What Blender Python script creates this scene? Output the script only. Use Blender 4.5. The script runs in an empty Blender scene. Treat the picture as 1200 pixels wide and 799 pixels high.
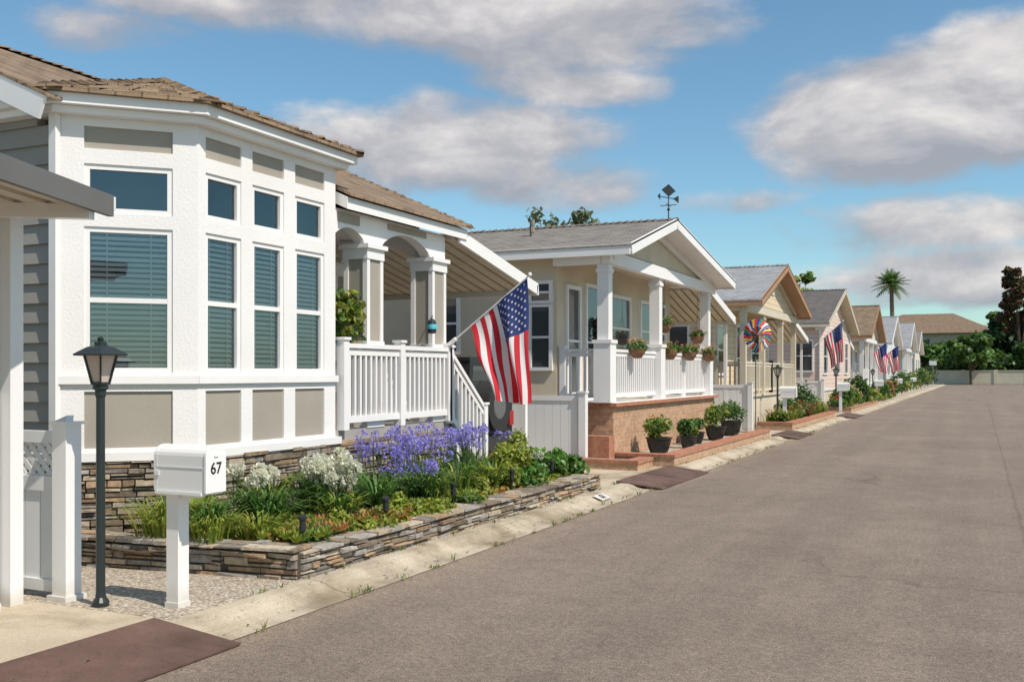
import bpy, math, random, bmesh
import numpy as np
from mathutils import Vector
random.seed(7); np.random.seed(7)
scene=bpy.context.scene
R=random.random
def U(a,b): return a+(b-a)*R()

# ------------------------------------------------------------------ materials
def newmat(name):
    m=bpy.data.materials.new(name); m.use_nodes=True
    nt=m.node_tree; b=nt.nodes["Principled BSDF"]
    return m,nt,b
def N(nt,t,**kw):
    n=nt.nodes.new(t)
    for k,v in kw.items(): setattr(n,k,v)
    return n
def L(nt,a,b): nt.links.new(a,b)
def ramp(nt,src,stops):
    r=N(nt,"ShaderNodeValToRGB"); L(nt,src,r.inputs[0])
    el=r.color_ramp.elements
    el[0].position=stops[0][0]; el[0].color=(*stops[0][1],1)
    el[1].position=stops[-1][0]; el[1].color=(*stops[-1][1],1)
    for p,c in stops[1:-1]:
        e=el.new(p); e.color=(*c,1)
    return r.outputs[0]
def noise(nt,scale,detail=4,rough=.55,vec=None,dist=0):
    n=N(nt,"ShaderNodeTexNoise"); n.inputs["Scale"].default_value=scale
    n.inputs["Detail"].default_value=detail; n.inputs["Roughness"].default_value=rough
    n.inputs["Distortion"].default_value=dist
    if vec is None:
        tc=N(nt,"ShaderNodeTexCoord"); vec=tc.outputs["Object"]
    L(nt,vec,n.inputs["Vector"]); return n.outputs["Fac"]
def mixc(nt,fac,a,b,mode='MIX'):
    m=N(nt,"ShaderNodeMix",data_type='RGBA',blend_type=mode)
    for inp,val in ((m.inputs[0],fac),(m.inputs[6],a),(m.inputs[7],b)):
        if hasattr(val,"is_output"): L(nt,val,inp)
        elif isinstance(val,(int,float)): inp.default_value=val
        else: inp.default_value=(*val,1)
    return m.outputs[2]
def math_(nt,op,a,b=None,c=None,clamp=False):
    m=N(nt,"ShaderNodeMath",operation=op,use_clamp=clamp)
    for i,v in enumerate((a,b,c)):
        if v is None: continue
        if hasattr(v,"is_output"): L(nt,v,m.inputs[i])
        else: m.inputs[i].default_value=v
    return m.outputs[0]
def bump(nt,b,h,strength,dist=.01):
    n=N(nt,"ShaderNodeBump"); n.inputs["Strength"].default_value=strength
    n.inputs["Distance"].default_value=dist
    L(nt,h,n.inputs["Height"]); L(nt,n.outputs[0],b.inputs["Normal"])
def sc(c,k): return tuple(min(1,x*k) for x in c)

def paint(name,col,rough=.5,var=.06,bs=60,bst=.15,dirt=.08):
    m,nt,b=newmat(name)
    n1=noise(nt,1.3,5); n2=noise(nt,bs,3)
    c=ramp(nt,n1,[(.3,sc(col,1-var-dirt)),(.65,col)])
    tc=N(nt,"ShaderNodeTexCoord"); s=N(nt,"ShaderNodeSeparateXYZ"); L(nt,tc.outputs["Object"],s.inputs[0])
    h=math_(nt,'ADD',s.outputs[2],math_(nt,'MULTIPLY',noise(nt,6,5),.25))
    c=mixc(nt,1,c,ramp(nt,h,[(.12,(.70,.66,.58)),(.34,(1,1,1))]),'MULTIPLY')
    L(nt,c,b.inputs["Base Color"]); b.inputs["Roughness"].default_value=rough
    bump(nt,b,n2,bst,.004); return m
def uvsep(nt):
    u=N(nt,"ShaderNodeUVMap"); s=N(nt,"ShaderNodeSeparateXYZ"); L(nt,u.outputs[0],s.inputs[0]); return u.outputs[0],s.outputs
def siding(name,col,pitch=.17):
    m,nt,b=newmat(name); uv,s=uvsep(nt)
    v=math_(nt,'DIVIDE',s[1],pitch); f=math_(nt,'FRACT',v)
    n1=noise(nt,2,4)
    c=ramp(nt,n1,[(.3,sc(col,.88)),(.7,col)])
    dark=ramp(nt,f,[(0,(.45,.45,.45)),(.08,(1,1,1)),(.95,(1,1,1)),(1,(.6,.6,.6))])
    L(nt,mixc(nt,1,c,dark,'MULTIPLY'),b.inputs["Base Color"]); b.inputs["Roughness"].default_value=.6
    inv=math_(nt,'SUBTRACT',1,f); bump(nt,b,inv,.8,.02); return m
def shingle(name,c1,c2,c3):
    m,nt,b=newmat(name); uv,s=uvsep(nt)
    br=N(nt,"ShaderNodeTexBrick"); L(nt,uv,br.inputs["Vector"])
    br.inputs["Scale"].default_value=1; br.inputs["Brick Width"].default_value=.21
    br.inputs["Row Height"].default_value=.13; br.inputs["Mortar Size"].default_value=.008
    br.inputs["Color1"].default_value=(*c1,1); br.inputs["Color2"].default_value=(*c2,1)
    br.inputs["Mortar"].default_value=(*sc(c1,.3),1); br.inputs["Bias"].default_value=0
    n=noise(nt,3,5); n2=noise(nt,90,3)
    c=mixc(nt,ramp(nt,n,[(.4,(0,0,0)),(.7,(.6,.6,.6))]),br.outputs[0],c3)
    c=mixc(nt,1,c,ramp(nt,n2,[(.3,(.65,.65,.65)),(.7,(1.2,1.2,1.2))]),'MULTIPLY')
    L(nt,c,b.inputs["Base Color"]); b.inputs["Roughness"].default_value=.95
    f=math_(nt,'FRACT',math_(nt,'DIVIDE',s[1],.13)); inv=math_(nt,'SUBTRACT',1,f)
    h=math_(nt,'SUBTRACT',inv,math_(nt,'MULTIPLY',br.outputs[1],.5)); bump(nt,b,h,.9,.03); return m
def brick(name,c1,c2,mort,w=.21,h=.07):
    m,nt,b=newmat(name); uv,s=uvsep(nt)
    br=N(nt,"ShaderNodeTexBrick"); L(nt,uv,br.inputs["Vector"])
    br.inputs["Scale"].default_value=1; br.inputs["Brick Width"].default_value=w
    br.inputs["Row Height"].default_value=h; br.inputs["Mortar Size"].default_value=.006
    br.inputs["Color1"].default_value=(*c1,1); br.inputs["Color2"].default_value=(*c2,1)
    br.inputs["Mortar"].default_value=(*mort,1)
    n=noise(nt,14,5)
    c=mixc(nt,1,br.outputs[0],ramp(nt,n,[(.3,(.7,.7,.7)),(.7,(1.15,1.15,1.15))]),'MULTIPLY')
    L(nt,c,b.inputs["Base Color"]); b.inputs["Roughness"].default_value=.9
    bump(nt,b,math_(nt,'SUBTRACT',1,br.outputs[1]),.6,.01); return m
def colattr(name,rough=.7,leaf=False,nscale=25,nvar=.25,bst=.3):
    m,nt,b=newmat(name)
    a=N(nt,"ShaderNodeAttribute",attribute_name="Col")
    n=noise(nt,nscale,5)
    c=mixc(nt,1,a.outputs[0],ramp(nt,n,[(.3,(1-nvar,)*3),(.7,(1+nvar*.6,)*3)]),'MULTIPLY')
    L(nt,c,b.inputs["Base Color"]); b.inputs["Roughness"].default_value=rough
    if leaf:
        out=nt.nodes["Material Output"]; tr=N(nt,"ShaderNodeBsdfTranslucent"); L(nt,c,tr.inputs[0])
        mx=N(nt,"ShaderNodeMixShader"); mx.inputs[0].default_value=.42
        L(nt,b.outputs[0],mx.inputs[1]); L(nt,tr.outputs[0],mx.inputs[2]); L(nt,mx.outputs[0],out.inputs[0])
        b.inputs["Roughness"].default_value=.5
    else: bump(nt,b,n,bst,.01)
    return m

M={}
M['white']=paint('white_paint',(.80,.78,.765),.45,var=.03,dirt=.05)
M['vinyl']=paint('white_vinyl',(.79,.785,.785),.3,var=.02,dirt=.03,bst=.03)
M['stucco']=paint('white_stucco',(.77,.75,.735),.8,var=.03,bs=45,bst=.9,dirt=.04)
M['gpanel']=paint('gray_panel',(.35,.315,.265),.7,bs=60,bst=.5)
M['gtrim']=paint('gray_soffit',(.36,.34,.31),.7)
M['beige']=paint('beige_stucco',(.63,.54,.41),.85,bs=40,bst=.6)
M['tanw']=siding('tan_siding',(.68,.56,.38))
M['pinkw']=siding('pink_siding',(.68,.52,.44))
M['creamw']=siding('cream_siding',(.68,.63,.54))
M['bluew']=siding('pale_siding',(.66,.67,.66))
M['gsid']=paint('gray_siding',(.29,.275,.245),.65,bs=50,bst=.3)
M['browntrim']=paint('brown_trim',(.40,.22,.12),.6)
M['tantrim']=paint('tan_trim',(.62,.55,.43),.6)
M['black']=paint('black_metal',(.018,.02,.02),.35,bst=.05)
M['dgreen']=paint('dark_green_metal',(.02,.03,.032),.35,bst=.05)
M['backdrop']=paint('dark_backdrop',(.05,.045,.04),.9)
M['blind']=paint('blind_slats',(.80,.79,.75),.5,bst=0)
M['awn']=paint('awning_cream',(.66,.60,.47),.5,bst=.05)
M['awnd']=paint('awning_groove',(.30,.26,.19),.6,bst=.05)
M['car']=paint('carport_metal',(.62,.57,.47),.5,bst=.1)
M['fascia']=paint('carport_fascia',(.15,.145,.14),.6)
M['shb']=shingle('brown_shingles',(.265,.180,.110),(.17,.115,.075),(.33,.24,.155))
M['shg']=shingle('gray_shingles',(.245,.22,.19),(.18,.16,.14),(.31,.28,.24))
M['shd']=shingle('dark_shingles',(.15,.13,.12),(.10,.09,.085),(.19,.17,.15))
M['shl']=shingle('light_shingles',(.34,.35,.36),(.27,.28,.29),(.40,.41,.42))
M['brick']=brick('orange_brick',(.52,.31,.18),(.44,.24,.13),(.45,.38,.30))
M['brickc']=brick('red_brick_cap',(.46,.19,.10),(.38,.15,.09),(.32,.22,.16),w=.1,h=.3)
M['stone']=colattr('ledge_stone',.9,nscale=18,nvar=.4,bst=.9)
M['leaf']=colattr('leaf',leaf=True,nscale=6,nvar=.2)
M['petal']=colattr('petal',leaf=True,nscale=30,nvar=.1)
M['misc']=colattr('mixed_paint',.5,nvar=.08,bst=.05)
M['bark']=colattr('bark',.95,nscale=12,nvar=.4,bst=.9)
m,nt,b=newmat('window_glass'); nt.nodes.remove(b)
g=N(nt,"ShaderNodeBsdfGlossy"); g.inputs[0].default_value=(.75,.88,.92,1); g.inputs[1].default_value=.015
t=N(nt,"ShaderNodeBsdfTransparent"); t.inputs[0].default_value=(.93,.96,.96,1)
fr=N(nt,"ShaderNodeFresnel"); fr.inputs[0].default_value=1.5
fac=math_(nt,'ADD',fr.outputs[0],.10,clamp=True)
mx=N(nt,"ShaderNodeMixShader"); L(nt,fac,mx.inputs[0]); L(nt,t.outputs[0],mx.inputs[1]); L(nt,g.outputs[0],mx.inputs[2])
L(nt,mx.outputs[0],nt.nodes["Material Output"].inputs[0]); M['glass']=m
m,nt,b=newmat('dark_glass'); b.inputs["Base Color"].default_value=(.05,.06,.065,1); b.inputs["Roughness"].default_value=.04
b.inputs["Specular IOR Level"].default_value=1.0; M['dglass']=m
m,nt,b=newmat('lamp_glass'); b.inputs["Base Color"].default_value=(.60,.50,.44,1); b.inputs["Roughness"].default_value=.25; M['lglass']=m
m,nt,b=newmat('rubber'); b.inputs["Base Color"].default_value=(.02,.02,.02,1); b.inputs["Roughness"].default_value=.8; M['rubber']=m
for k,c in (('fred',(.60,.02,.035)),('fwhite',(.78,.76,.76)),('fblue',(.02,.04,.17))):
    m,nt,b=newmat('fabric_'+k[1:]); b.inputs["Base Color"].default_value=(*c,1); b.inputs["Roughness"].default_value=.75
    tr=N(nt,"ShaderNodeBsdfTranslucent"); tr.inputs[0].default_value=(*c,1)
    mx=N(nt,"ShaderNodeMixShader"); mx.inputs[0].default_value=.3
    L(nt,b.outputs[0],mx.inputs[1]); L(nt,tr.outputs[0],mx.inputs[2]); L(nt,mx.outputs[0],nt.nodes["Material Output"].inputs[0]); M[k]=m

# asphalt
m,nt,b=newmat('asphalt')
tc=N(nt,"ShaderNodeTexCoord")
n1=noise(nt,.35,6,.6); n2=noise(nt,28,5,.85); n3=noise(nt,95,3,.9); n4=noise(nt,2.3,6,.65,dist=1.0); n5=noise(nt,9,7,.8)
c=ramp(nt,n1,[(.32,(.190,.156,.130)),(.7,(.238,.197,.166))])
c=mixc(nt,1,c,ramp(nt,n2,[(.34,(.62,.62,.62)),(.66,(1.36,1.35,1.33))]),'MULTIPLY')
c=mixc(nt,1,c,ramp(nt,n3,[(.36,(.42,.42,.42)),(.64,(1.7,1.66,1.6))]),'MULTIPLY')
c=mixc(nt,1,c,ramp(nt,n5,[(.34,(.86,.86,.87)),(.62,(1.08,1.08,1.07))]),'MULTIPLY')
c=mixc(nt,1,c,ramp(nt,n4,[(.3,(.88,.88,.89)),(.6,(1.04,1.04,1.03))]),'MULTIPLY')
sv_=N(nt,"ShaderNodeVectorMath",operation='MULTIPLY'); L(nt,tc.outputs["Object"],sv_.inputs[0]); sv_.inputs[1].default_value=(1.6,.07,1)
c=mixc(nt,1,c,ramp(nt,noise(nt,1,5,.6,sv_.outputs[0]),[(.35,(.89,.89,.90)),(.65,(1.06,1.05,1.04))]),'MULTIPLY')
wn=N(nt,"ShaderNodeTexNoise"); wn.inputs["Scale"].default_value=1.1; wn.inputs["Detail"].default_value=6; L(nt,tc.outputs["Object"],wn.inputs["Vector"])
wv=N(nt,"ShaderNodeVectorMath",operation='MULTIPLY_ADD'); L(nt,wn.outputs["Color"],wv.inputs[0]); wv.inputs[1].default_value=(1.6,1.6,0); L(nt,tc.outputs["Object"],wv.inputs[2])
vo=N(nt,"ShaderNodeTexVoronoi",feature='DISTANCE_TO_EDGE'); vo.inputs["Scale"].default_value=.19; L(nt,wv.outputs[0],vo.inputs["Vector"])
cr=ramp(nt,vo.outputs["Distance"],[(0,(.60,.60,.60)),(.0022,(.76,.76,.76)),(.0045,(1,1,1))])
msk=ramp(nt,noise(nt,.22,3),[(.45,(0,0,0)),(.55,(.8,.8,.8))])
c=mixc(nt,msk,c,mixc(nt,1,c,cr,'MULTIPLY'))
sx=N(nt,"ShaderNodeSeparateXYZ"); L(nt,tc.outputs["Object"],sx.inputs[0])
wob=math_(nt,'ADD',sx.outputs[0],math_(nt,'MULTIPLY',noise(nt,1.5,5),.10))
ds=math_(nt,'ABSOLUTE',math_(nt,'SUBTRACT',wob,.45))
c=mixc(nt,.6,c,ramp(nt,ds,[(0,(.62,.62,.62)),(.015,(.8,.8,.8)),(.03,(1,1,1))]),'MULTIPLY')
ed=ramp(nt,math_(nt,'ADD',math_(nt,'ADD',sx.outputs[0],4.05),math_(nt,'MULTIPLY',noise(nt,3,4),.3)),[(.1,(1.2,1.15,1.06)),(.4,(1,1,1))])
c=mixc(nt,1,c,ed,'MULTIPLY')
L(nt,c,b.inputs["Base Color"]); b.inputs["Roughness"].default_value=.92; b.inputs["Specular IOR Level"].default_value=.25
bump(nt,b,n3,.7,.01); M['asphalt']=m
def ground(name,stops,s1,s2,bst=.4,joint=None,rough=.95,stain=False):
    m,nt,b=newmat(name)
    n1=noise(nt,s1,6,.6); n2=noise(nt,s2,3,.7)
    c=ramp(nt,n1,stops); c=mixc(nt,1,c,ramp(nt,n2,[(.3,(.8,.8,.8)),(.7,(1.15,1.15,1.15))]),'MULTIPLY')
    if stain: c=mixc(nt,1,c,ramp(nt,noise(nt,.9,7,.65,dist=.6),[(.36,(.62,.58,.52)),(.5,(1,1,1))]),'MULTIPLY')
    if joint:
        tc=N(nt,"ShaderNodeTexCoord"); s=N(nt,"ShaderNodeSeparateXYZ"); L(nt,tc.outputs["Object"],s.inputs[0])
        f=math_(nt,'FRACT',math_(nt,'DIVIDE',s.outputs[1],joint))
        c=mixc(nt,1,c,ramp(nt,f,[(0,(.35,.33,.3)),(.006,(1,1,1))]),'MULTIPLY')
    L(nt,c,b.inputs["Base Color"]); b.inputs["Roughness"].default_value=rough
    bump(nt,b,n2,bst,.01); return m
M['concrete']=ground('concrete',[(.3,(.42,.345,.25)),(.7,(.55,.465,.35))],1.6,70,.3,stain=True,joint=3.4)
M['kerb']=ground('kerb_concrete',[(.3,(.31,.255,.185)),(.5,(.46,.39,.29)),(.75,(.54,.47,.365))],2.2,60,.5,joint=3.05,stain=True)
M['rust']=ground('brown_steel',[(.3,(.085,.045,.034)),(.7,(.17,.10,.078))],2.2,60,.3,rough=.7,stain=True)
M['soil']=ground('soil',[(.3,(.06,.04,.022)),(.7,(.12,.085,.05))],5,60,.9)
M['lawn']=ground('lawn',[(.3,(.10,.10,.045)),(.7,(.16,.14,.07))],.3,20,.6)
m,nt,b=newmat('gravel')
tc=N(nt,"ShaderNodeTexCoord"); vo=N(nt,"ShaderNodeTexVoronoi"); vo.inputs["Scale"].default_value=42; L(nt,tc.outputs["Object"],vo.inputs["Vector"])
sp=N(nt,"ShaderNodeSeparateColor"); L(nt,vo.outputs["Color"],sp.inputs[0])
c=ramp(nt,sp.outputs[0],[(0,(.34,.27,.19)),(.35,(.58,.48,.36)),(.7,(.50,.43,.35)),(1,(.78,.70,.58))])
c=mixc(nt,1,c,ramp(nt,vo.outputs["Distance"],[(.0,(1.1,1.1,1.1)),(.85,(.45,.45,.45))]),'MULTIPLY')
L(nt,c,b.inputs["Base Color"]); b.inputs["Roughness"].default_value=.9
bump(nt,b,math_(nt,'SUBTRACT',1,vo.outputs["Distance"]),.8,.015); M['gravel']=m

# ------------------------------------------------------------------ mesh builder
class MB:
    def __init__(s): s.v=[];s.f=[];s.m=[];s.c=[]
    def face(s,pts,mat=0,col=(1,1,1)):
        i=len(s.v); s.v.extend([tuple(p) for p in pts]); s.f.append(tuple(range(i,i+len(pts)))); s.m.append(mat); s.c.append(col)
    def hexa(s,p,mat=0,col=(1,1,1)):
        i=len(s.v); s.v.extend([tuple(q) for q in p])
        for q in ((0,3,2,1),(4,5,6,7),(0,1,5,4),(1,2,6,5),(2,3,7,6),(3,0,4,7)):
            s.f.append(tuple(i+k for k in q)); s.m.append(mat); s.c.append(col)
    def box(s,x0,x1,y0,y1,z0,z1,mat=0,col=(1,1,1)):
        s.hexa([(x0,y0,z0),(x1,y0,z0),(x1,y1,z0),(x0,y1,z0),(x0,y0,z1),(x1,y0,z1),(x1,y1,z1),(x0,y1,z1)],mat,col)
    def prism(s,poly,vec,mat=0,col=(1,1,1)):
        n=len(poly); i=len(s.v); s.v.extend([tuple(p) for p in poly]); s.v.extend([tuple(Vector(p)+Vector(vec)) for p in poly])
        s.f.append(tuple(range(i+n-1,i-1,-1))); s.f.append(tuple(range(i+n,i+2*n)))
        for k in range(n):
            j=(k+1)%n; s.f.append((i+k,i+j,i+n+j,i+n+k))
        s.m+= [mat]*(n+2); s.c+=[col]*(n+2)
    def beam(s,p0,p1,w,h,mat=0,col=(1,1,1),up=(0,0,1)):
        p0=Vector(p0);p1=Vector(p1);d=(p1-p0).normalized(); a=d.cross(Vector(up))
        if a.length<1e-4: a=Vector((1,0,0))
        a.normalize(); b=a.cross(d).normalized(); a*=w/2;b*=h/2
        s.hexa([p0-a-b,p1-a-b,p1+a-b,p0+a-b,p0-a+b,p1-a+b,p1+a+b,p0+a+b],mat,col)
    def cyl(s,p0,p1,r0,r1,n=10,mat=0,col=(1,1,1),cap=True):
        p0=Vector(p0);p1=Vector(p1);d=(p1-p0).normalized(); a=d.cross(Vector((0,0,1)))
        if a.length<1e-4: a=Vector((1,0,0))
        a.normalize(); b=d.cross(a).normalized(); i=len(s.v)
        for p,r in ((p0,r0),(p1,r1)):
            for k in range(n):
                t=2*math.pi*k/n; s.v.append(tuple(p+a*math.cos(t)*r+b*math.sin(t)*r))
        for k in range(n):
            j=(k+1)%n; s.f.append((i+k,i+j,i+n+j,i+n+k)); s.m.append(mat); s.c.append(col)
        if cap:
            s.f.append(tuple(range(i+n-1,i-1,-1))); s.f.append(tuple(range(i+n,i+2*n))); s.m+=[mat]*2; s.c+=[col]*2
    def lathe(s,c,prof,n=16,mat=0,col=(1,1,1),rot=0):
        i=len(s.v); c=Vector(c)
        for r,z in prof:
            for k in range(n):
                t=2*math.pi*k/n+rot; s.v.append((c.x+r*math.cos(t),c.y+r*math.sin(t),c.z+z))
        for q in range(len(prof)-1):
            for k in range(n):
                j=(k+1)%n; s.f.append((i+q*n+k,i+q*n+j,i+(q+1)*n+j,i+(q+1)*n+k)); s.m.append(mat); s.c.append(col)
    def build(s,name,mats,parent=None,smooth=False,uv=True,fix=True,loc=None):
        me=bpy.data.meshes.new(name); me.from_pydata(s.v,[],s.f)
        for mm in mats: me.materials.append(M[mm] if isinstance(mm,str) else mm)
        if len(mats)>1: me.polygons.foreach_set("material_index",s.m)
        ca=me.color_attributes.new("Col",'FLOAT_COLOR','CORNER')
        lt=np.array([len(f) for f in s.f]); cc=np.repeat(np.array([(*c,1) for c in s.c],dtype=np.float32),lt,axis=0)
        ca.data.foreach_set("color",cc.ravel())
        me.update()
        if fix:
            bm=bmesh.new(); bm.from_mesh(me); bmesh.ops.recalc_face_normals(bm,faces=bm.faces); bm.to_mesh(me); bm.free()
        if uv:
            ul=me.uv_layers.new(name="UVMap"); 
            for p in me.polygons:
                n=p.normal; t=Vector((-n.y,n.x,0))
                if t.length<.02: t=Vector((1,0,0))
                t.normalize(); b=n.cross(t)
                if b.z<0: b=-b
                for li in p.loop_indices:
                    co=me.vertices[me.loops[li].vertex_index].co; ul.data[li].uv=(co.dot(t)+100,co.dot(b)+100)
        if smooth: me.polygons.foreach_set("use_smooth",[True]*len(me.polygons))
        o=bpy.data.objects.new(name,me); scene.collection.objects.link(o)
        if parent: o.parent=parent
        return o
def empty(name,parent=None):
    o=bpy.data.objects.new(name,None); scene.collection.objects.link(o); o.empty_display_size=.2
    if parent: o.parent=parent
    return o
class Fr:
    def __init__(s,o,t,n): s.o=Vector((o[0],o[1],0)); s.t=Vector((t[0],t[1],0)).normalized(); s.n=Vector((n[0],n[1],0)).normalized()
    def p(s,u,d,z): q=s.o+s.t*u+s.n*d; return (q.x,q.y,z)
    def box(s,mb,u0,u1,d0,d1,z0,z1,mat=0,col=(1,1,1)):
        mb.hexa([s.p(u0,d0,z0),s.p(u1,d0,z0),s.p(u1,d1,z0),s.p(u0,d1,z0),s.p(u0,d0,z1),s.p(u1,d0,z1),s.p(u1,d1,z1),s.p(u0,d1,z1)],mat,col)

# ------------------------------------------------------------------ windows
def window(fr,u0,u1,z0,z1,W,G,B=None,I=None,mid=False,base=0,fw=.045):
    fr.box(W,u0,u1,base-.06,base-.015,z0,z0+fw); fr.box(W,u0,u1,base-.06,base-.015,z1-fw,z1)
    fr.box(W,u0,u0+fw,base-.06,base-.015,z0+fw,z1-fw); fr.box(W,u1-fw,u1,base-.06,base-.015,z0+fw,z1-fw)
    if mid:
        zm=(z0+z1)/2; fr.box(W,u0+fw,u1-fw,base-.058,base-.018,zm-.022,zm+.022)
    G.face([fr.p(u0+.02,base-.045,z0+.02),fr.p(u1-.02,base-.045,z0+.02),fr.p(u1-.02,base-.045,z1-.02),fr.p(u0+.02,base-.045,z1-.02)])
    if B is not None:
        z=z0+fw+.01
        while z<z1-fw:
            j=U(-.003,.003)
            B.face([fr.p(u0+fw+.003,base-.066,z+j),fr.p(u1-fw-.003,base-.066,z+j+U(-.002,.002)),fr.p(u1-fw-.003,base-.088,z+.031),fr.p(u0+fw+.003,base-.088,z+.031)])
            z+=.046
        for q in (.25,.75):
            uu=u0+(u1-u0)*q; fr.box(B,uu-.004,uu+.004,base-.064,base-.062,z0+fw,z1-fw)
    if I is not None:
        fr.box(I,u0-.03,u1+.03,base-.5,base-.46,z0-.05,z1+.05)  # dark sheet behind the glass, its colour standing in for room shade
def flat_window(fr,u0,u1,z0,z1,W,G,trim=.07,mullion=True):
    G.face([fr.p(u0,.012,z0),fr.p(u1,.012,z0),fr.p(u1,.012,z1),fr.p(u0,.012,z1)])
    fr.box(W,u0-trim,u1+trim,0,.05,z0-trim,z0); fr.box(W,u0-trim,u1+trim,0,.05,z1,z1+trim)
    fr.box(W,u0-trim,u0,0,.05,z0,z1); fr.box(W,u1,u1+trim,0,.05,z0,z1)
    if mullion:
        zm=(z0+z1)/2; fr.box(W,u0,u1,.013,.035,zm-.02,zm+.02)
def railing(mb,p0,p1,h=.9,posts=True,nsp=.115,pw=.1,mat=0,npost=2,lift=.08):
    p0=Vector(p0);p1=Vector(p1); d=p1-p0; Ln=Vector((d.x,d.y,0)).length
    up=Vector((0,0,1))
    mb.beam(p0+up*(h-.03),p1+up*(h-.03),.09,.05,mat); mb.beam(p0+up*(h-.10),p1+up*(h-.10),.045,.07,mat)
    mb.beam(p0+up*(lift+.03),p1+up*(lift+.03),.05,.07,mat)
    n=max(2,int(Ln/nsp))
    for i in range(1,n):
        q=p0+d*(i/n); mb.beam(q+up*(lift+.05),q+up*(h-.12),.038,.038,mat)
    if posts:
        for i in range(npost):
            q=p0+d*(i/(npost-1)); mb.box(q.x-pw/2,q.x+pw/2,q.y-pw/2,q.y+pw/2,q.z,q.z+h+.03,mat)
            mb.box(q.x-pw/2-.015,q.x+pw/2+.015,q.y-pw/2-.015,q.y+pw/2+.015,q.z+h+.03,q.z+h+.06,mat)

STC=[(.37,.30,.215),(.28,.225,.165),(.42,.35,.26),(.24,.21,.18),(.33,.225,.14),(.44,.375,.285),(.30,.265,.23),(.19,.145,.10),(.38,.26,.16),(.36,.33,.29)]
def stone_face(mb,o,t,n,Ln,z0,z1,depth=.10,hr=(.03,.07),k=1.0):
    fr=Fr(o,t,n); fr.box(mb,0,Ln,-depth,.0,z0,z1-.01,0,(.07,.055,.04))
    z=z0
    while z<z1-.015:
        h=min(U(*hr),z1-z); u=-U(0,.1)
        while u<Ln:
            w=U(.08,.36); a=max(0,u); b_=min(Ln,u+w-.005)
            if b_-a>.02:
                parts=[(z,z+h)] if R()>.25 or h<.05 else [(z,z+h*.5),(z+h*.5,z+h)]
                for (za,zb) in parts:
                    pr=U(.004,.05); c=sc(random.choice(STC),U(.75,1.2)*k); j=lambda:U(-.006,.006)
                    g=.003
                    P=[fr.p(a,-.02,za+g),fr.p(b_,-.02,za+g),fr.p(b_-.004,pr+j(),za+g+abs(j())*1.5),fr.p(a+.004,pr+j(),za+g+abs(j())*1.5),
                       fr.p(a,-.02,zb-g),fr.p(b_,-.02,zb-g),fr.p(b_-.006,pr+j(),zb-g-abs(j())*1.5),fr.p(a+.006,pr+j(),zb-g-abs(j())*1.5)]
                    mb.hexa(P,0,c)
            u+=w
        z+=h

# ------------------------------------------------------------------ foliage
def leaf_cloud(mb,c,r,n,size,cols,elong=1.7,shell=.55,up=.4):
    d=np.random.normal(size=(n,3)); d/=np.linalg.norm(d,axis=1)[:,None]
    rad=shell+(1-shell)*np.random.rand(n)**.7
    lum=1+.16*np.sin(d[:,0]*5+c[0]*3)*np.sin(d[:,1]*5+c[1]*2)
    rad=rad*(1+.16*np.sin(d[:,0]*6+c[1]*7)*np.sin(d[:,2]*6+c[0]*5))
    pos=np.array(c)+d*np.array(r)*rad[:,None]
    nn=d*.6+np.random.normal(size=(n,3))*.6+np.array([0,0,up]); nn/=np.linalg.norm(nn,axis=1)[:,None]
    t=np.cross(nn,np.random.normal(size=(n,3))); t/=np.linalg.norm(t,axis=1)[:,None]
    b=np.cross(nn,t); s=size*(.6+.8*np.random.rand(n))[:,None]
    q=np.stack([pos-t*s*elong/2,pos+b*s/2,pos+t*s*elong/2,pos-b*s/2],axis=1).reshape(-1,3)
    i=len(mb.v); mb.v.extend(map(tuple,q.tolist())); mb.f.extend([(i+4*k,i+4*k+1,i+4*k+2,i+4*k+3) for k in range(n)])
    mb.m+=[0]*n
    ci=np.random.randint(0,len(cols),n); br=(.75+.5*np.random.rand(n))*lum*(.78+.3*(d[:,2]+1)/2)  # random tone, plus shade painted into leaf colour toward each clump's underside
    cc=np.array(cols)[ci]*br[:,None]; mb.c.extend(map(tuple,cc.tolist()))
def blade(mb,p,az,lenn,w,rise,col,mat=0,seg=5):
    d=Vector((math.cos(az),math.sin(az),0)); s=Vector((-d.y,d.x,0)); prev=None
    for k in range(seg+1):
        t=k/seg; out=lenn*(.25*t+.55*t*t); z=rise*(math.sin(min(1.0,t*1.0)*math.pi*.62))
        q=Vector(p)+d*out+Vector((0,0,z)); ww=w*(1-t)**.5*.5+.0005
        cur=(q-s*ww,q+s*ww)
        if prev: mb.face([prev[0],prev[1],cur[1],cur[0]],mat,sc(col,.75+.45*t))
        prev=cur
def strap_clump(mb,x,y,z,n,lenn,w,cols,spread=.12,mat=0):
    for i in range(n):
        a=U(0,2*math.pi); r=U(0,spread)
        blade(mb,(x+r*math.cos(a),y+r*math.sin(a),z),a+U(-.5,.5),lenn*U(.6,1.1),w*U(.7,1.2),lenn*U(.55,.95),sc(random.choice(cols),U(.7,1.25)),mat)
def umbel(mb,c,r,n,cols,mat=1,pw=.17):
    for i in range(n):
        d=Vector((random.gauss(0,1),random.gauss(0,1),random.gauss(.35,1))).normalized()
        p=Vector(c)+d*r*U(.45,.7); tip=Vector(c)+d*r*U(.85,1.1); s=d.cross(Vector((R(),R(),R()))).normalized()*r*pw
        mb.face([p,(p+tip)/2+s,tip,(p+tip)/2-s],mat,sc(random.choice(cols),U(.75,1.2)))
GR=[(.08,.175,.032),(.12,.235,.042),(.06,.13,.026)]
YG=[(.28,.34,.045),(.21,.30,.04),(.34,.35,.055)]
DG=[(.035,.075,.02),(.05,.10,.028),(.07,.12,.035)]
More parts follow.
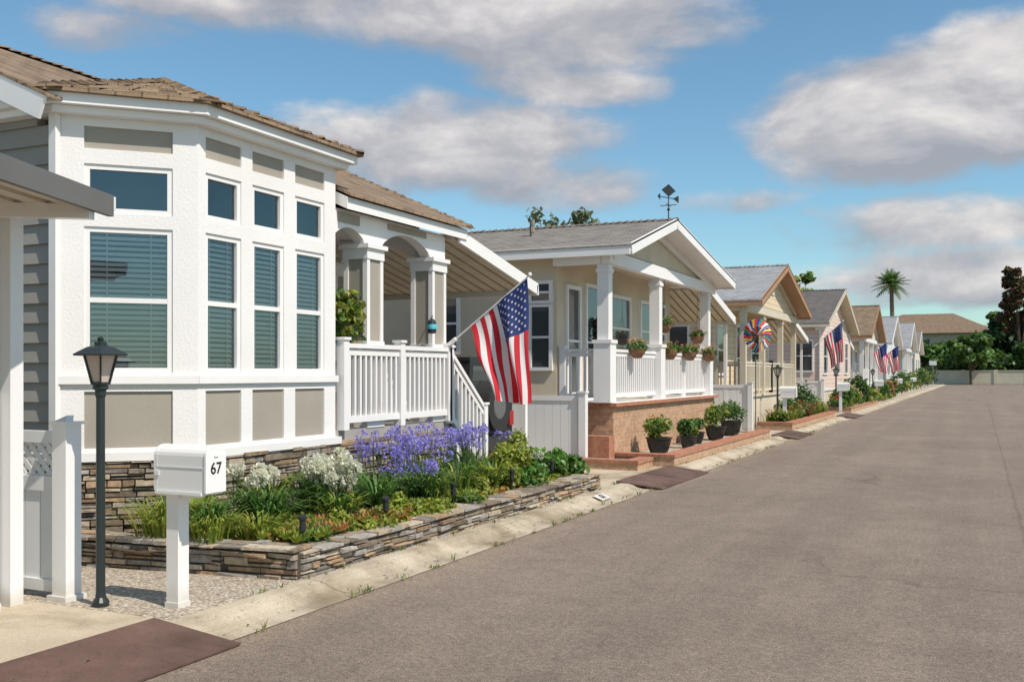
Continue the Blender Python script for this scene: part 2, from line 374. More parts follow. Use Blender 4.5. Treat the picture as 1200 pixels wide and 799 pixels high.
PUR=[(.38,.34,.80),(.46,.41,.86),(.31,.27,.70)]
def agapanthus(name,x,y,z,rad,nclump,nst,cols,hmin,hmax,ur=(.05,.085),np_=46,pw=.17):
    mb=MB()
    for i in range(nclump):
        a=U(0,6.28); r=rad*math.sqrt(R()); strap_clump(mb,x+r*math.cos(a),y+r*math.sin(a),z,22,.42,.032,GR,.06)
    for i in range(nst):
        a=U(0,6.28); r=rad*1.05*math.sqrt(R()); h=U(hmin,hmax); bx,by=x+r*math.cos(a),y+r*math.sin(a)
        tx,ty=bx+U(-.1,.1),by+U(-.1,.1)
        mb.cyl((bx,by,z),(tx,ty,z+h),.005,.004,4,0,(.10,.17,.05),False); umbel(mb,(tx,ty,z+h),U(*ur),np_,cols,pw=pw)
    return mb.build(name,['leaf','petal'],uv=False,fix=False)
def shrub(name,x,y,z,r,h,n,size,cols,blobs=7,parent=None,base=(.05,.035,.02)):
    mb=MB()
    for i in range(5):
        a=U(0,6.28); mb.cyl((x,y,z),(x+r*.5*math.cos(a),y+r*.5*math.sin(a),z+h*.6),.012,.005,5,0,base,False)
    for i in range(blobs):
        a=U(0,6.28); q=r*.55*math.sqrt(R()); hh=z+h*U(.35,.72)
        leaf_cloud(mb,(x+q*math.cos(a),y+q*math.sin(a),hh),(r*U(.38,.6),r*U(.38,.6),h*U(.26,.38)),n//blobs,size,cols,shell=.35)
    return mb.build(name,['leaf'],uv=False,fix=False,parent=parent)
def tree(name,x,y,z0,H,cr,cols,nclump=26,nleaf=230,size=.22,trunk=.22,th=.35,flat=.8,gap=.6):
    e=empty(name); tb=MB(); lb=MB(); fork=Vector((x+U(-.2,.2),y+U(-.2,.2),z0+H*th))
    tb.cyl((x,y,z0),fork,trunk,trunk*.7,10,0,(.14,.10,.07),False)
    cz=z0+H*(th+1)/2+H*.04; vr=H*(1-th)/2
    for i in range(nclump):
        d=Vector((random.gauss(0,1),random.gauss(0,1),random.gauss(.1,.8))).normalized(); k=U(.35,.95)
        p=Vector((x+d.x*cr*k,y+d.y*cr*k,cz+d.z*vr*k*.9))
        if i%2==0:
            mid=(fork+p)/2+Vector((U(-.2,.2),U(-.2,.2),U(-.3,.1)))
            tb.cyl(fork,mid,trunk*.35,trunk*.2,6,0,(.13,.09,.06),False); tb.cyl(mid,p,trunk*.2,trunk*.06,6,0,(.13,.09,.06),False)
        s=cr*U(.22,.42)*gap/.6*.9; br=U(.75,1.25)
        leaf_cloud(lb,p,(s,s,s*flat),nleaf,size,[sc(c,br) for c in cols],shell=.2)
    tb.build('trunk',['bark'],e,smooth=True,uv=False,fix=False); lb.build('crown',['leaf'],e,uv=False,fix=False); return e

# ------------------------------------------------------------------ ground, road, kerb
def sheet(name,x0,x1,y0,y1,z,mat,th=None):
    mb=MB()
    if th: mb.box(x0,x1,y0,y1,z-th,z)
    else: mb.face([(x0,y0,z),(x1,y0,z),(x1,y1,z),(x0,y1,z)])
    return mb.build(name,[mat],uv=False)
sheet('ground',-900,900,-400,1500,-.03,'lawn')
mb=MB(); mb.face([(-4.05,-30,0),(5.5,-30,0),(5.5,150,0),(-4.05,150,0)]); mb.face([(5.5,138,0),(60,138,0),(60,150,0),(5.5,150,0)])
mb.build('road',['asphalt'],uv=False)
mb=MB(); prof=[(0,.004),(.16,.004),(.24,.02),(.31,.052),(.38,.068),(.48,.07)]
for i in range(5):
    (a,za),(b_,zb)=prof[i],prof[i+1]
    mb.face([(-4.05-a,-30,za),(-4.05-b_,-30,zb),(-4.05-b_,150,zb),(-4.05-a,150,za)])
mb.build('kerb',['kerb'],uv=False,smooth=True)
mb=MB()
for (a,za),(b_,zb) in zip([(0,.004),(.2,.004),(.3,.06),(.48,.07)],[(.2,.004),(.3,.06),(.48,.07),(.5,-.03)]):
    mb.face([(5.5+a,-30,za),(5.5+b_,-30,zb),(5.5+b_,138,zb),(5.5+a,138,za)])
mb.build('kerb',['kerb'],uv=False,smooth=True)
def yard(name,y0,y1,mat,x1=-4.53,x0=-24): return sheet(name,x0,x1,y0,y1,.055,mat,.085)
yard('driveway',-30,4.78,'concrete'); yard('gravel_bed',4.78,12.72,'gravel'); yard('driveway',12.72,15.95,'concrete')
yard('gravel_bed',15.95,150,'gravel')
for y0,y1 in ((24.6,27.4),(36.6,40.5),(53.2,56.2),(66.6,70.5),(84,87)):
    sheet('driveway',-20,-4.53,y0,y1,.06,'concrete')
def ramp_plate(y0,y1):
    mb=MB(); mb.hexa([(-3.93,y0,.006),(-4.60,y0,.074),(-4.60,y1,.074),(-3.93,y1,.006),(-3.93,y0,.018),(-4.60,y0,.098),(-4.60,y1,.098),(-3.93,y1,.018)])
    mb.build('steel_gutter_ramp',['rust'],uv=False)
for a in (1.2,2.94): ramp_plate(a,a+1.72)
ramp_plate(13.3,14.58); ramp_plate(14.6,15.9); ramp_plate(24.8,27.2); ramp_plate(37,40)
def text(name,body,size,loc,rot,mat,parent=None,ext=.001):
    c=bpy.data.curves.new(name,'FONT'); c.body=body; c.size=size; c.align_x='CENTER'; c.align_y='CENTER'; c.extrude=ext; c.offset=size*.012
    o=bpy.data.objects.new(name,c); o.location=loc; o.rotation_euler=rot; c.materials.append(M[mat]); scene.collection.objects.link(o)
    if parent: o.parent=parent
    return o
e=empty('kerb_number'); P=MB()
P.hexa([(-4.225,11.72,.022),(-4.36,11.72,.070),(-4.36,12.06,.070),(-4.225,12.06,.022),(-4.223,11.72,.026),(-4.358,11.72,.074),(-4.358,12.06,.074),(-4.223,12.06,.026)])
P.build('patch',['white'],e,uv=False)
text('digits','67',.13,(-4.291,11.89,.053),(math.radians(19.6),0,math.radians(90)),'black',e,.002)
mb=MB()
for i in range(220):
    y=U(4.9,34); xx=-4.06+random.gauss(0,.03) if R()<.6 else -4.53+random.gauss(0,.02)
    strap_clump(mb,xx,y,.01 if xx>-4.3 else .06,random.randint(3,9),U(.025,.06),.008,YG+GR+[(.3,.25,.1)],.05)
mb.build('gutter_weeds',['leaf'],uv=False,fix=False)
mb=MB()
for i in range(900):
    y=U(2,40); xx=-4.22+random.gauss(0,.12) if R()<.7 else U(-6.5,-2.5)
    if xx>-4.05 and R()<.5: xx=-4.0
    z=.012 if xx>-4.28 else .082
    a=U(0,6.28); s=U(.006,.02); mb.face([(xx+s*math.cos(a),y+s*math.sin(a),z),(xx-s*.4*math.sin(a),y+s*.4*math.cos(a),z+.006),(xx-s*math.cos(a),y-s*math.sin(a),z),(xx+s*.4*math.sin(a),y-s*.4*math.cos(a),z+.002)],0,random.choice([(.22,.14,.06),(.30,.22,.10),(.12,.08,.04),(.35,.30,.45)]))
mb.build('leaf_litter',['leaf'],uv=False,fix=False)

# ------------------------------------------------------------------ house 1 : gray bay-window house
H1=empty('gray_bay_window_house')
def baypoly(o): 
    q=math.sqrt(2)
    return [(-8.3,6.1-o),(-7.1+o*(q-1),6.1-o),(-6.3+o,6.9+o*(1-q)),(-6.3+o,9.0+o),(-8.3,9.0+o)]
def bayprism(mb,o,z0,z1,mat=0): mb.prism([(x,y,z0) for x,y in baypoly(o)],(0,0,z1-z0),mat)
S=MB();Wm=MB();G=MB();B=MB();I=MB();P=MB()
frA=Fr((-7.1,6.1),(1,1),(1,-1)); frB=Fr((-6.3,6.9),(0,1),(1,0))
rows=[(.84,.95,'w'),(.95,1.44,'p'),(1.44,1.60,'w'),(1.60,2.86,'W'),(2.86,2.98,'w'),(2.98,3.40,'s'),(3.40,3.53,'w'),(3.53,3.72,'p'),(3.72,3.90,'w')]
def bayface(fr,Ln,cols):
    edges=[0]+[x for c in cols for x in c]+[Ln]
    for i in range(0,len(edges),2):
        fr.box(S,edges[i],edges[i+1],-.14,0,.84,3.90)
    for a,b_ in cols:
        for z0,z1,k in rows:
            if k=='w': fr.box(S,a,b_,-.14,0,z0,z1)
            elif k=='p': fr.box(P,a,b_,-.14,-.02,z0,z1)
            elif k=='W': window(fr,a,b_,z0,z1,Wm,G,B,I,mid=True)
            else: window(fr,a,b_,z0,z1,Wm,G,None,I)
    fr.box(Wm,-.012,Ln+.012,.003,.035,1.505,1.575)
bayface(frA,1.131,[(.20,.92)]); bayface(frB,2.1,[(.10,.58),(.74,1.22),(1.40,1.90)])
S.box(-8.3,-6.44,8.86,8.999,.84,3.90)
bayprism(Wm,.05,.84,.915); bayprism(Wm,.10,3.80,3.86); bayprism(Wm,.17,3.862,3.975)
S.build('bay_stucco',['stucco'],H1); P.build('gray_panels',['gpanel'],H1); 
D=MB(); z=.84
def roofz(x): return 3.5+(-6.3-x)*.45 if x>-10 else 3.5+3.7*.45-(-10-x)*.45
while z<5.1:
    x1=-7.1; h=.17
    if z+h<roofz(x1)-.05: xa=x1
    else: xa=-6.3-(z+h-3.42)/.45
    xb=-13.6 if z<3.3 else max(-13.6,-10-(3.5+1.665-z-h-.05)/.45)
    if xa>xb: D.hexa([(xb,6.10,z),(xa,6.10,z),(xa,6.2,z),(xb,6.2,z),(xb,6.128,z+h),(xa,6.128,z+h),(xa,6.2,z+h),(xb,6.2,z+h)])
    z+=h
D.build('lap_siding',['gsid'],H1,uv=False)
C=MB(); C.box(-13.6,-8.2,6.21,11.5,.3,3.4); C.box(-8.2,-8.12,9.0,11.5,.9,3.5)
C.prism([(-13.4,6.22,3.4),(-7.3,6.22,3.4),(-7.3,6.22,3.85),(-10,6.22,5.05),(-13.4,6.22,3.6)],(0,.04,0))
C.prism([(-13.4,11.4,3.4),(-6.7,11.4,3.4),(-6.7,11.4,3.6),(-10,11.4,5.05),(-13.4,11.4,3.6)],(0,.08,0))
C.build('wall_core',['gpanel'],H1)
Wm.box(-7.16,-7.08,6.05,6.10,.84,3.80)
fr=Fr((-8.12,9.2),(0,1),(1,0)); flat_window(fr,.2,1.0,1.9,3.0,Wm,G); flat_window(fr,1.35,2.1,1.0,3.0,Wm,G,mullion=False)
G.build('glass',['glass'],H1,uv=False,fix=False); B.build('blinds',['blind'],H1,uv=False,fix=False); I.build('window_backdrop',['backdrop'],H1,uv=False)
def slab(mb,a,b_,c,d,th,mat=0):
    mb.hexa([Vector(q)-Vector((0,0,th)) for q in (a,b_,c,d)]+[Vector(q) for q in (a,b_,c,d)],mat)
T=MB(); T2=MB()
sl=.45; rz=3.55+3.8*.45
slab(T,(-6.18,9.05,3.50),(-6.18,11.85,3.50),(-10,11.85,rz-.05),(-10,9.05,rz-.05),.13)
slab(T,(-7.25,5.88,3.98),(-7.25,9.05,3.98),(-10,9.05,rz-.05),(-10,5.88,rz-.05),.13)
slab(T,(-14,5.88,3.50),(-14,11.85,3.50),(-10,11.85,rz-.05),(-10,5.88,rz-.05),.13)
T.build('eaves',['white'],H1)
slab(T2,(-6.13,9.05,3.535),(-6.13,11.88,3.535),(-10,11.88,rz),(-10,9.05,rz),.03)
slab(T2,(-6.95,5.84,3.902),(-6.95,9.05,3.902),(-10,9.05,rz),(-10,5.84,rz),.03)
slab(T2,(-14.1,5.84,3.50),(-14.1,11.88,3.50),(-10,11.88,rz),(-10,5.84,rz),.03)
z0=3.98; bp=baypoly(.22); Ap=(-7.75,8.0,4.66); Bk=(-9.2,8.0,4.66)
pts=[(x,y,z0) for x,y in bp]
T2.face([pts[1],pts[2],Ap]); T2.face([pts[2],pts[3],Ap]); 
T2.face([(-9.2,bp[0][1],z0),pts[1],Ap,Bk]); T2.face([pts[3],(-9.2,bp[3][1],z0),Bk,Ap])
T2.prism([(x,y,z0-.03) for x,y in bp],(0,0,.028))
def ridgecaps(mb,p0,p1,w=.13):
    p0=Vector(p0);p1=Vector(p1); n=int((p1-p0).length/.14); d=(p1-p0)/n
    s=d.cross(Vector((0,0,1))).normalized()*w
    for i in range(n):
        a=p0+d*i+Vector((0,0,.034+U(0,.012))); b_=p0+d*(i+1.15)+Vector((0,0,.014)); dz=Vector((0,0,-.05))
        mb.face([a-s+dz,a,b_,b_-s+dz]); mb.face([a,a+s+dz,b_+s+dz,b_]); mb.face([a-s+dz,a+s+dz,a])
ridgecaps(T2,pts[1],Ap); ridgecaps(T2,pts[2],Ap); ridgecaps(T2,pts[3],Ap); ridgecaps(T2,Ap,Bk)
ridgecaps(T2,(-6.13,11.86,3.54),(-10,11.86,rz+.005)); ridgecaps(T2,(-10,11.86,rz),(-10,5.85,rz))
for (a,b_) in ((pts[1],pts[2]),(pts[2],pts[3])):
    a=Vector(a);b_=Vector(b_);d=b_-a;n=int(d.length/.2);apex=Vector(Ap)
    for row in range(6):
        t0=row*.11
        for i in range(n):
            if R()<.35: continue
            p=a+d*(i/n); q=a+d*((i+.92)/n); k=t0; k2=t0+.13
            P0=p.lerp(apex,k);P1=q.lerp(apex,k);P2=q.lerp(apex,k2);P3=p.lerp(apex,k2); zz=Vector((0,0,.016)); z1=Vector((0,0,.004))
            T2.face([P0+zz,P1+zz,P2+z1,P3+z1]); T2.face([P0,P1,P1+zz,P0+zz])
T2.build('shingle_roof',['shb'],H1)
Wm.beam((-7.0,5.86,3.80),(-10,5.86,5.15),.03,.22)
PT=MB(); 
PT.box(-8.2,-6.3,9.0,11.55,.86,.98) ; PT.build('porch_floor',['gtrim'],H1)
PP=MB()
def post(x0,x1,y0,y1,z0,z1):
    PP.box(x0+.015,x1-.015,y0+.015,y1-.015,z0,z1)
    t=.06
    for xa,xb in ((x0,x0+t),(x1-t,x1)):
        for ya,yb in ((y0,y0+t),(y1-t,y1)): Wm.box(xa,xb,ya,yb,z0,z1)
    for za,zb in ((z0,z0+.15),(z1-.12,z1),((z0+1.95)/2+.4,(z0+1.95)/2+.5)): Wm.box(x0-.01,x1+.01,y0-.01,y1+.01,za,zb)
    Wm.box(x0-.04,x1+.04,y0-.04,y1+.04,z1,z1+.05)
post(-6.62,-6.30,9.62,9.96,.98,3.02); post(-6.62,-6.30,11.12,11.48,.98,3.02); post(-8.1,-7.8,11.14,11.46,.98,3.02)
PP.build('post_panels',['gpanel'],H1)
def arch(fr,Ln,zs,zt,rise,d0,d1,n=14):
    pts=[(0,zs)]+[(Ln*i/n,zs+rise*math.sin(math.pi*i/n)**.7) for i in range(1,n)]+[(Ln,zs)]
    for i in range(n):
        (a,za),(b_,zb)=pts[i],pts[i+1]
        Wm.hexa([fr.p(a,d0,za),fr.p(b_,d0,zb),fr.p(b_,d1,zb),fr.p(a,d1,za),fr.p(a,d0,zt),fr.p(b_,d0,zt),fr.p(b_,d1,zt),fr.p(a,d1,zt)])
arch(Fr((-6.33,9.0),(0,1),(1,0)),.62,3.07,3.37,.14,-.14,0); arch(Fr((-6.33,9.96),(0,1),(1,0)),1.16,3.07,3.37,.2,-.14,0)
arch(Fr((-7.8,11.3),(1,0),(0,-1)),1.18,3.07,3.37,.2,-.07,.07)
Wm.box(-6.47,-6.33,9.62,9.96,3.07,3.37); Wm.box(-6.47,-6.33,11.12,11.5,3.07,3.37)
K=MB(); K.box(-6.33,-6.318,10.1,11.0,3.29,3.36); K.box(-6.33,-6.318,9.08,9.5,3.25,3.36); K.build('beam_insets',['gpanel'],H1)
Wm.box(-8.2,-6.35,9.0,11.5,3.375,3.40)
railing(Wm,(-6.27,9.10,.98),(-6.27,11.45,.98),.95,npost=3,nsp=.105)
railing(Wm,(-6.27,11.5,.95),(-6.27,12.5,.18),.95,npost=2,nsp=.105)
railing(Wm,(-7.5,11.5,.95),(-7.5,12.5,.18),.95,npost=2,nsp=.13)
for i in range(5): Wm.box(-7.48,-6.33,11.56+i*.2,11.56+i*.2+.22,.055,.98-.155*(i+1))
Wm.build('white_trim',['white'],H1,uv=False)
F=MB()
stone_face(F,(-8.3,6.08),(1,0),(0,-1),1.2,.03,.84,k=.9); stone_face(F,(-7.09,6.07),(1,1),(1,-1),1.13,.03,.84,k=.9)
stone_face(F,(-6.28,6.88),(0,1),(1,0),4.72,.03,.86,k=.9)
F.box(-8.3,-6.4,9.0,11.5,.03,.83,0,(.1,.08,.06)); F.box(-13.6,-8.3,6.15,11.4,.03,.84,0,(.3,.28,.25))
F.build('stone_foundation',['stone'],H1,uv=False)
def awning(x0,x1,y0,z0,y1,z1,parent,posts=(),rake='white'):
    mb=MB(); n=int((x1-x0)/.2)
    for i in range(n):
        a=x0+(x1-x0)*i/n; b_=x0+(x1-x0)*(i+1)/n; w=b_-a
        for (u0,u1,dz,mt) in ((0,.72,0,0),(.72,1,.045,1)):
            mb.hexa([(a+w*u0,y0,z0+dz),(a+w*u1,y0,z0+dz),(a+w*u1,y1,z1+dz),(a+w*u0,y1,z1+dz),(a+w*u0,y0,z0+.06),(a+w*u1,y0,z0+.06),(a+w*u1,y1,z1+.06),(a+w*u0,y1,z1+.06)],mt)
    mb.build('awning_panels',['awn','awnd'],parent)
    w=MB(); w.beam((x1+.03,y0,z0+.02),(x1+.03,y1,z1+.02),.04,.17); w.beam((x0,y1,z1),(x1+.05,y1,z1),.06,.15)
    for x in posts: w.box(x-.04,x+.04,y1-.12,y1-.04,.05,z1-.05)
    w.build('awning_frame',[rake],parent)
awning(-13,-6.25,11.70,3.38,14.25,2.88,H1,posts=(-6.4,-12.5))

# ------------------------------------------------------------------ carport roof at left
CP=empty('carport')
mb=MB()
A=Vector((-5.28,4.92,0));Bv=Vector((-4.84,3.78,0)); d=(Bv-A).normalized()
w=Vector((-.91,-.42,0)).normalized()
def q(u,v,z): p=A+d*u+w*v; return (p.x,p.y,z)
mb.hexa([q(0,0,2.72),q(9,0,2.72),q(9,6,2.86),q(0,6,2.86),q(0,0,2.75),q(9,0,2.75),q(9,6,2.89),q(0,6,2.89)])
for i in range(30):
    v=.08+i*.2; z_=2.685+.0233*v
    mb.hexa([q(.05,v,z_),q(8.9,v,z_),q(8.9,v+.11,z_),q(.05,v+.11,z_),q(.05,v,z_+.045),q(8.9,v,z_+.045),q(8.9,v+.11,z_+.045),q(.05,v+.11,z_+.045)])
mb.build('roof_pan',['car'],CP)
mb=MB(); mb.hexa([q(-.02,-.04,2.645),q(9,-.04,2.645),q(9,0,2.645),q(-.02,0,2.645),q(-.02,-.04,2.785),q(9,-.04,2.785),q(9,0,2.785),q(-.02,0,2.785)])
mb.build('fascia',['fascia'],CP)
mb=MB(); mb.hexa([q(-.05,-.04,2.69),q(-.02,-.04,2.69),q(-.02,6,2.83),q(-.05,6,2.83),q(-.05,-.04,2.78),q(-.02,-.04,2.78),q(-.02,6,2.92),q(-.05,6,2.92)])
mb.box(-5.90,-5.80,4.60,4.70,.056,2.66); mb.box(-5.93,-5.89,4.50,4.58,.1,2.66)
mb.box(-5.94,-5.90,4.49,4.57,.06,.1); mb.beam((-5.91,4.54,.12),(-5.75,4.45,.07),.07,.05)
mb.beam(q(.2,0,2.64),q(.2,5,2.76),.08,.09)
mb.build('post',['vinyl'],CP)
def lattice_fence(y,x0,x1,z1,lat=.33):
    e=empty('white_vinyl_fence'); mb=MB()
    for x in (x1,(x0+x1)/2,x0):
        mb.box(x-.065,x+.065,y-.065,y+.065,.05,z1+.03); mb.box(x-.08,x+.08,y-.08,y+.08,z1+.03,z1+.05)
        mb.prism([(x-.06,y-.06,z1+.05),(x+.06,y-.06,z1+.05),(x,y,z1+.09)],(0,.06,0))
    mb.box(x1-.09,x1+.09,y-.09,y+.09,.05,.09)
    for za,zb in ((z1-.10,z1-.02),(z1-lat-.1,z1-lat),(.10,.18)): mb.box(x0,x1,y-.03,y+.03,za,zb)
    x=x0
    while x<x1: mb.box(x+.003,min(x+.15,x1)-.003,y-.012,y+.012,.18,z1-lat-.1); x+=.15
    z0_,z1_=z1-lat,z1-.10; h=z1_-z0_; x=x0-h
    while x<x1:
        for s in (1,-1):
            xa,xb=(x,x+h) if s>0 else (x+h,x); za,zb=z0_,z1_
            def clip(xa,za,xb,zb):
                t0,t1=0,1
                for lim,sg in ((x0,1),(x1,-1)):
                    fa=sg*(xa-lim);fb=sg*(xb-lim)
                    if fa<0 and fb<0: return None
                    if fa<0: t0=max(t0,fa/(fa-fb))
                    if fb<0: t1=min(t1,fa/(fa-fb))
                if t1-t0<.02: return None
                return (xa+(xb-xa)*t0,za+(zb-za)*t0,xa+(xb-xa)*t1,za+(zb-za)*t1)
            r=clip(xa,za,xb,zb)
            if r: mb.beam((r[0],y+s*.004,r[1]),(r[2],y+s*.004,r[3]),.035,.007,up=(0,1,0))
        x+=.085
    mb.build('panels',['vinyl'],e); return e
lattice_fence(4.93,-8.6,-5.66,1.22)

# ------------------------------------------------------------------ lamps & mailboxes
def lamp_post(x,y,H=1.8):
    e=empty('lamp_post'); mb=MB(); z=.055
    mb.lathe((x,y,z),[(0.0,0),(.055,0),(.055,.03),(.034,.06),(.03,.10),(.028,H-.42),(.036,H-.40),(.036,H-.37),(.05,H-.36),(.05,H-.335),(.02,H-.33)],14)
    t=H-.33
    for k in range(6):
        a=2*math.pi*k/6+.3; mb.beam((x+.06*math.cos(a),y+.06*math.sin(a),z+t),(x+.115*math.cos(a),y+.115*math.sin(a),z+t+.19),.012,.012)
    mb.lathe((x,y,z),[(.0,t+.205),(.19,t+.19),(.195,t+.198),(.10,t+.245),(.045,t+.262),(.045,t+.28),(.02,t+.285),(.025,t+.305),(.0,t+.32)],6,rot=.3)
    mb.lathe((x,y,z),[(.066,t-.002),(.066,t+.015),(0,t+.016)],6,rot=.3)
    mb.build('post_and_cap',['dgreen'],e,uv=False)
    g=MB(); g.lathe((x,y,z),[(.055,t+.01),(.108,t+.19)],6,rot=.3); g.build('lamp_glass',['lglass'],e,uv=False)
    return e
def mailbox(x,y,num=None,L_=.43,zb=.83,h=.30):
    e=empty('mailbox'); mb=MB(); w=.18
    x1=x; x0=x-L_
    prof=[(-w/2,0),(w/2,0)]+[(w/2*math.cos(t),h-w/2*.75+w/2*.75*math.sin(t)) for t in [math.pi*k/10 for k in range(11)]]
    mb.prism([(x0,y+a,zb+b_) for a,b_ in prof],(L_,0,0))
    prof2=[(a*1.06,(b_-h/2)*1.03+h/2) for a,b_ in prof]
    mb.prism([(x1+.001,y+a,zb+b_) for a,b_ in prof2],(.014,0,0)); mb.prism([(x0+.02,y+a*1.01,zb+(b_-h/2)*1.01+h/2) for a,b_ in prof],(.012,0,0))
    mb.box(x0+.02,x1-.02,y-w/2-.012,y+w/2+.012,zb-.02,zb-.001)
    mb.box(x0+.01,x0+.05,y-w/2-.008,y-w/2-.002,zb+.10,zb+.13)
    mb.box(x0+.03,x1-.01,y-w/2-.004,y-w/2-.001,zb+.155,zb+.16)
    mb.build('box',['vinyl'],e,uv=False)
    p=MB(); px=x0+.12; p.box(px-.05,px+.05,y-.05,y+.05,.05,zb-.02); p.box(px-.11,px+.2,y-.03,y+.03,zb-.045,zb-.021)
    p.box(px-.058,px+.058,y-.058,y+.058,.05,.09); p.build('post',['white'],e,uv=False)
    f=MB(); f.beam((x1+.016,y-.02,zb+.235),(x1+.016,y+.02,zb+.235),.012,.015); f.build('handle',['vinyl'],e,uv=False)
    if num: text('house_number',num,.105,(x1+.0165,y,zb+.15),(math.radians(90),0,math.radians(90)),'black',e)
    return e
lamp_post(-5.29,4.88); mailbox(-4.51,5.09,'67')
for X,Y in ((-5.2,29.0),(-5.2,41.8),(-5.2,57),(-5.2,71)): lamp_post(X,Y)
for X,Y in ((-4.62,28.6),(-4.62,41),(-4.62,56.4),(-4.62,70.8),(-4.62,87)): mailbox(X,Y,None,zb=.93)

# ------------------------------------------------------------------ flags
def flag(X,Y,zm,lx=1.2,lz=.84,hoist=.88,fly=1.35,seed=0,stars=True,ry=0.0,name='american_flag'):
    e=empty(name); rd=random.Random(seed); p=MB()
    m0=Vector((X,Y,zm)); tip=Vector((X+lx,Y+ry,zm+lz)); d=(tip-m0).normalized()
    p.cyl(m0,tip,.013,.011,8); p.lathe(tip,[(0,-.02),(.022,-.01),(.026,.01),(.018,.03),(0,.035)],8)
    p.beam(m0-d*.02,m0+d*.1,.05,.05); p.build('pole',['white'],e,uv=False)
    ph=rd.random()*6
    s0=tip-d*.05; hd=-d
    side=Vector((0,1,0))
    def pos(s,t):
        base=s0+hd*(hoist*s)
        g=1-.34*t**.8
        cx=s0+hd*(hoist*.30); horiz=(base-cx); 
        q_=cx+Vector((horiz.x*g,horiz.y*g,horiz.z*(1-.75*min(1,t*1.2))))
        q_=q_+Vector((.14*t,0,-fly*t*(.96+.06*math.sin(s*3+ph))))
        amp=.10*min(1,t*2.2)+.01
        off=amp*math.sin(s*9.5+t*2.2+ph)+amp*.45*math.sin(s*19+t*4+ph*2)
        return q_+side*off+Vector((.02*math.sin(t*7+ph)*t,0,0))
    F_=MB(); ns=26*2; nt_=44; V=[[pos(i/ns,j/nt_) for j in range(nt_+1)] for i in range(ns+1)]
    F_.v=[tuple(V[i][j]) for i in range(ns+1) for j in range(nt_+1)]
    for i in range(ns):
        for j in range(nt_):
            F_.f.append((i*(nt_+1)+j,i*(nt_+1)+j+1,(i+1)*(nt_+1)+j+1,(i+1)*(nt_+1)+j))
            st=i*13//ns
            F_.m.append(2 if (st<7 and j<nt_*.4) else (0 if st%2==0 else 1)); F_.c.append((1,1,1))
    F_.build('cloth',['fred','fwhite','fblue'],e,smooth=True,uv=False,fix=False)
    if stars:
        S_=MB()
        for r in range(9):
            for c in range(6 if r%2==0 else 5):
                s=(r+1)/10*(7/13); t=((c*2+1 if r%2==0 else c*2+2))/12*.4
                q0=pos(s,t); ds=(pos(s+.01,t)-q0).normalized(); dt=(pos(s,t+.01)-q0).normalized(); nn=ds.cross(dt).normalized()
                for sg in (1,-1):
                    pts_=[]
                    for k in range(10):
                        rr=.021 if k%2==0 else .009; a=math.pi*k/5
                        pts_.append(q0+nn*sg*.005+ds*rr*math.sin(a)+dt*rr*math.cos(a))
                    S_.face(pts_)
        S_.build('stars',['fwhite'],e,uv=False,fix=False)
    return e
flag(-6.20,11.42,1.98,1.12,.84,seed=3,hoist=.98,fly=1.4)
flag(-5.5,38.2,2.6,1.0,.9,seed=5,fly=1.45)
flag(-5.5,57.3,2.4,1.0,.9,seed=8,stars=False,fly=1.5); flag(-5.5,64.5,2.4,1.1,.9,seed=9,stars=False,fly=1.5)
e=empty('pinwheel_wind_spinner'); mb=MB(); cS=Vector((-5.32,26.7,2.60)); nS=Vector((.72,-.69,0)).normalized(); aS=Vector((nS.y,-nS.x,0)); uS=Vector((0,0,1))
SC=[(.62,.02,.03),(.70,.68,.67),(.03,.05,.28),(.70,.45,.05),(.62,.02,.03),(.03,.05,.28),(.05,.25,.12)]
for k in range(28):
    a0=2*math.pi*k/28; a1=2*math.pi*(k+1.25)/28
    def sp_(r,a,o): return cS+aS*r*math.cos(a)+uS*r*math.sin(a)+nS*o
    for (r0,r1,dc) in ((.03,.22,0),(.22,.43,1)):
        mb.face([sp_(r0,a0+r0*1.6,0),sp_(r1,a0+r1*1.6,.0),sp_(r1*1.02,(a0*.4+a1*.6)+r1*1.6,.05),sp_(r0,a1+r0*1.6,.03)],0,SC[(k+dc)%7])
mb.lathe(cS,[(0,-.05),(.05,0),(0,.05)],10,0,(.1,.1,.1))
mb.cyl(cS-nS*.03,cS-nS*.5,.012,.012,6,0,(.1,.1,.1)); mb.cyl(cS-nS*.06,(cS.x-nS.x*.06,cS.y-nS.y*.06,.06),.014,.014,6,0,(.1,.1,.1)); mb.build('spinner',['misc'],e,uv=False,fix=False)

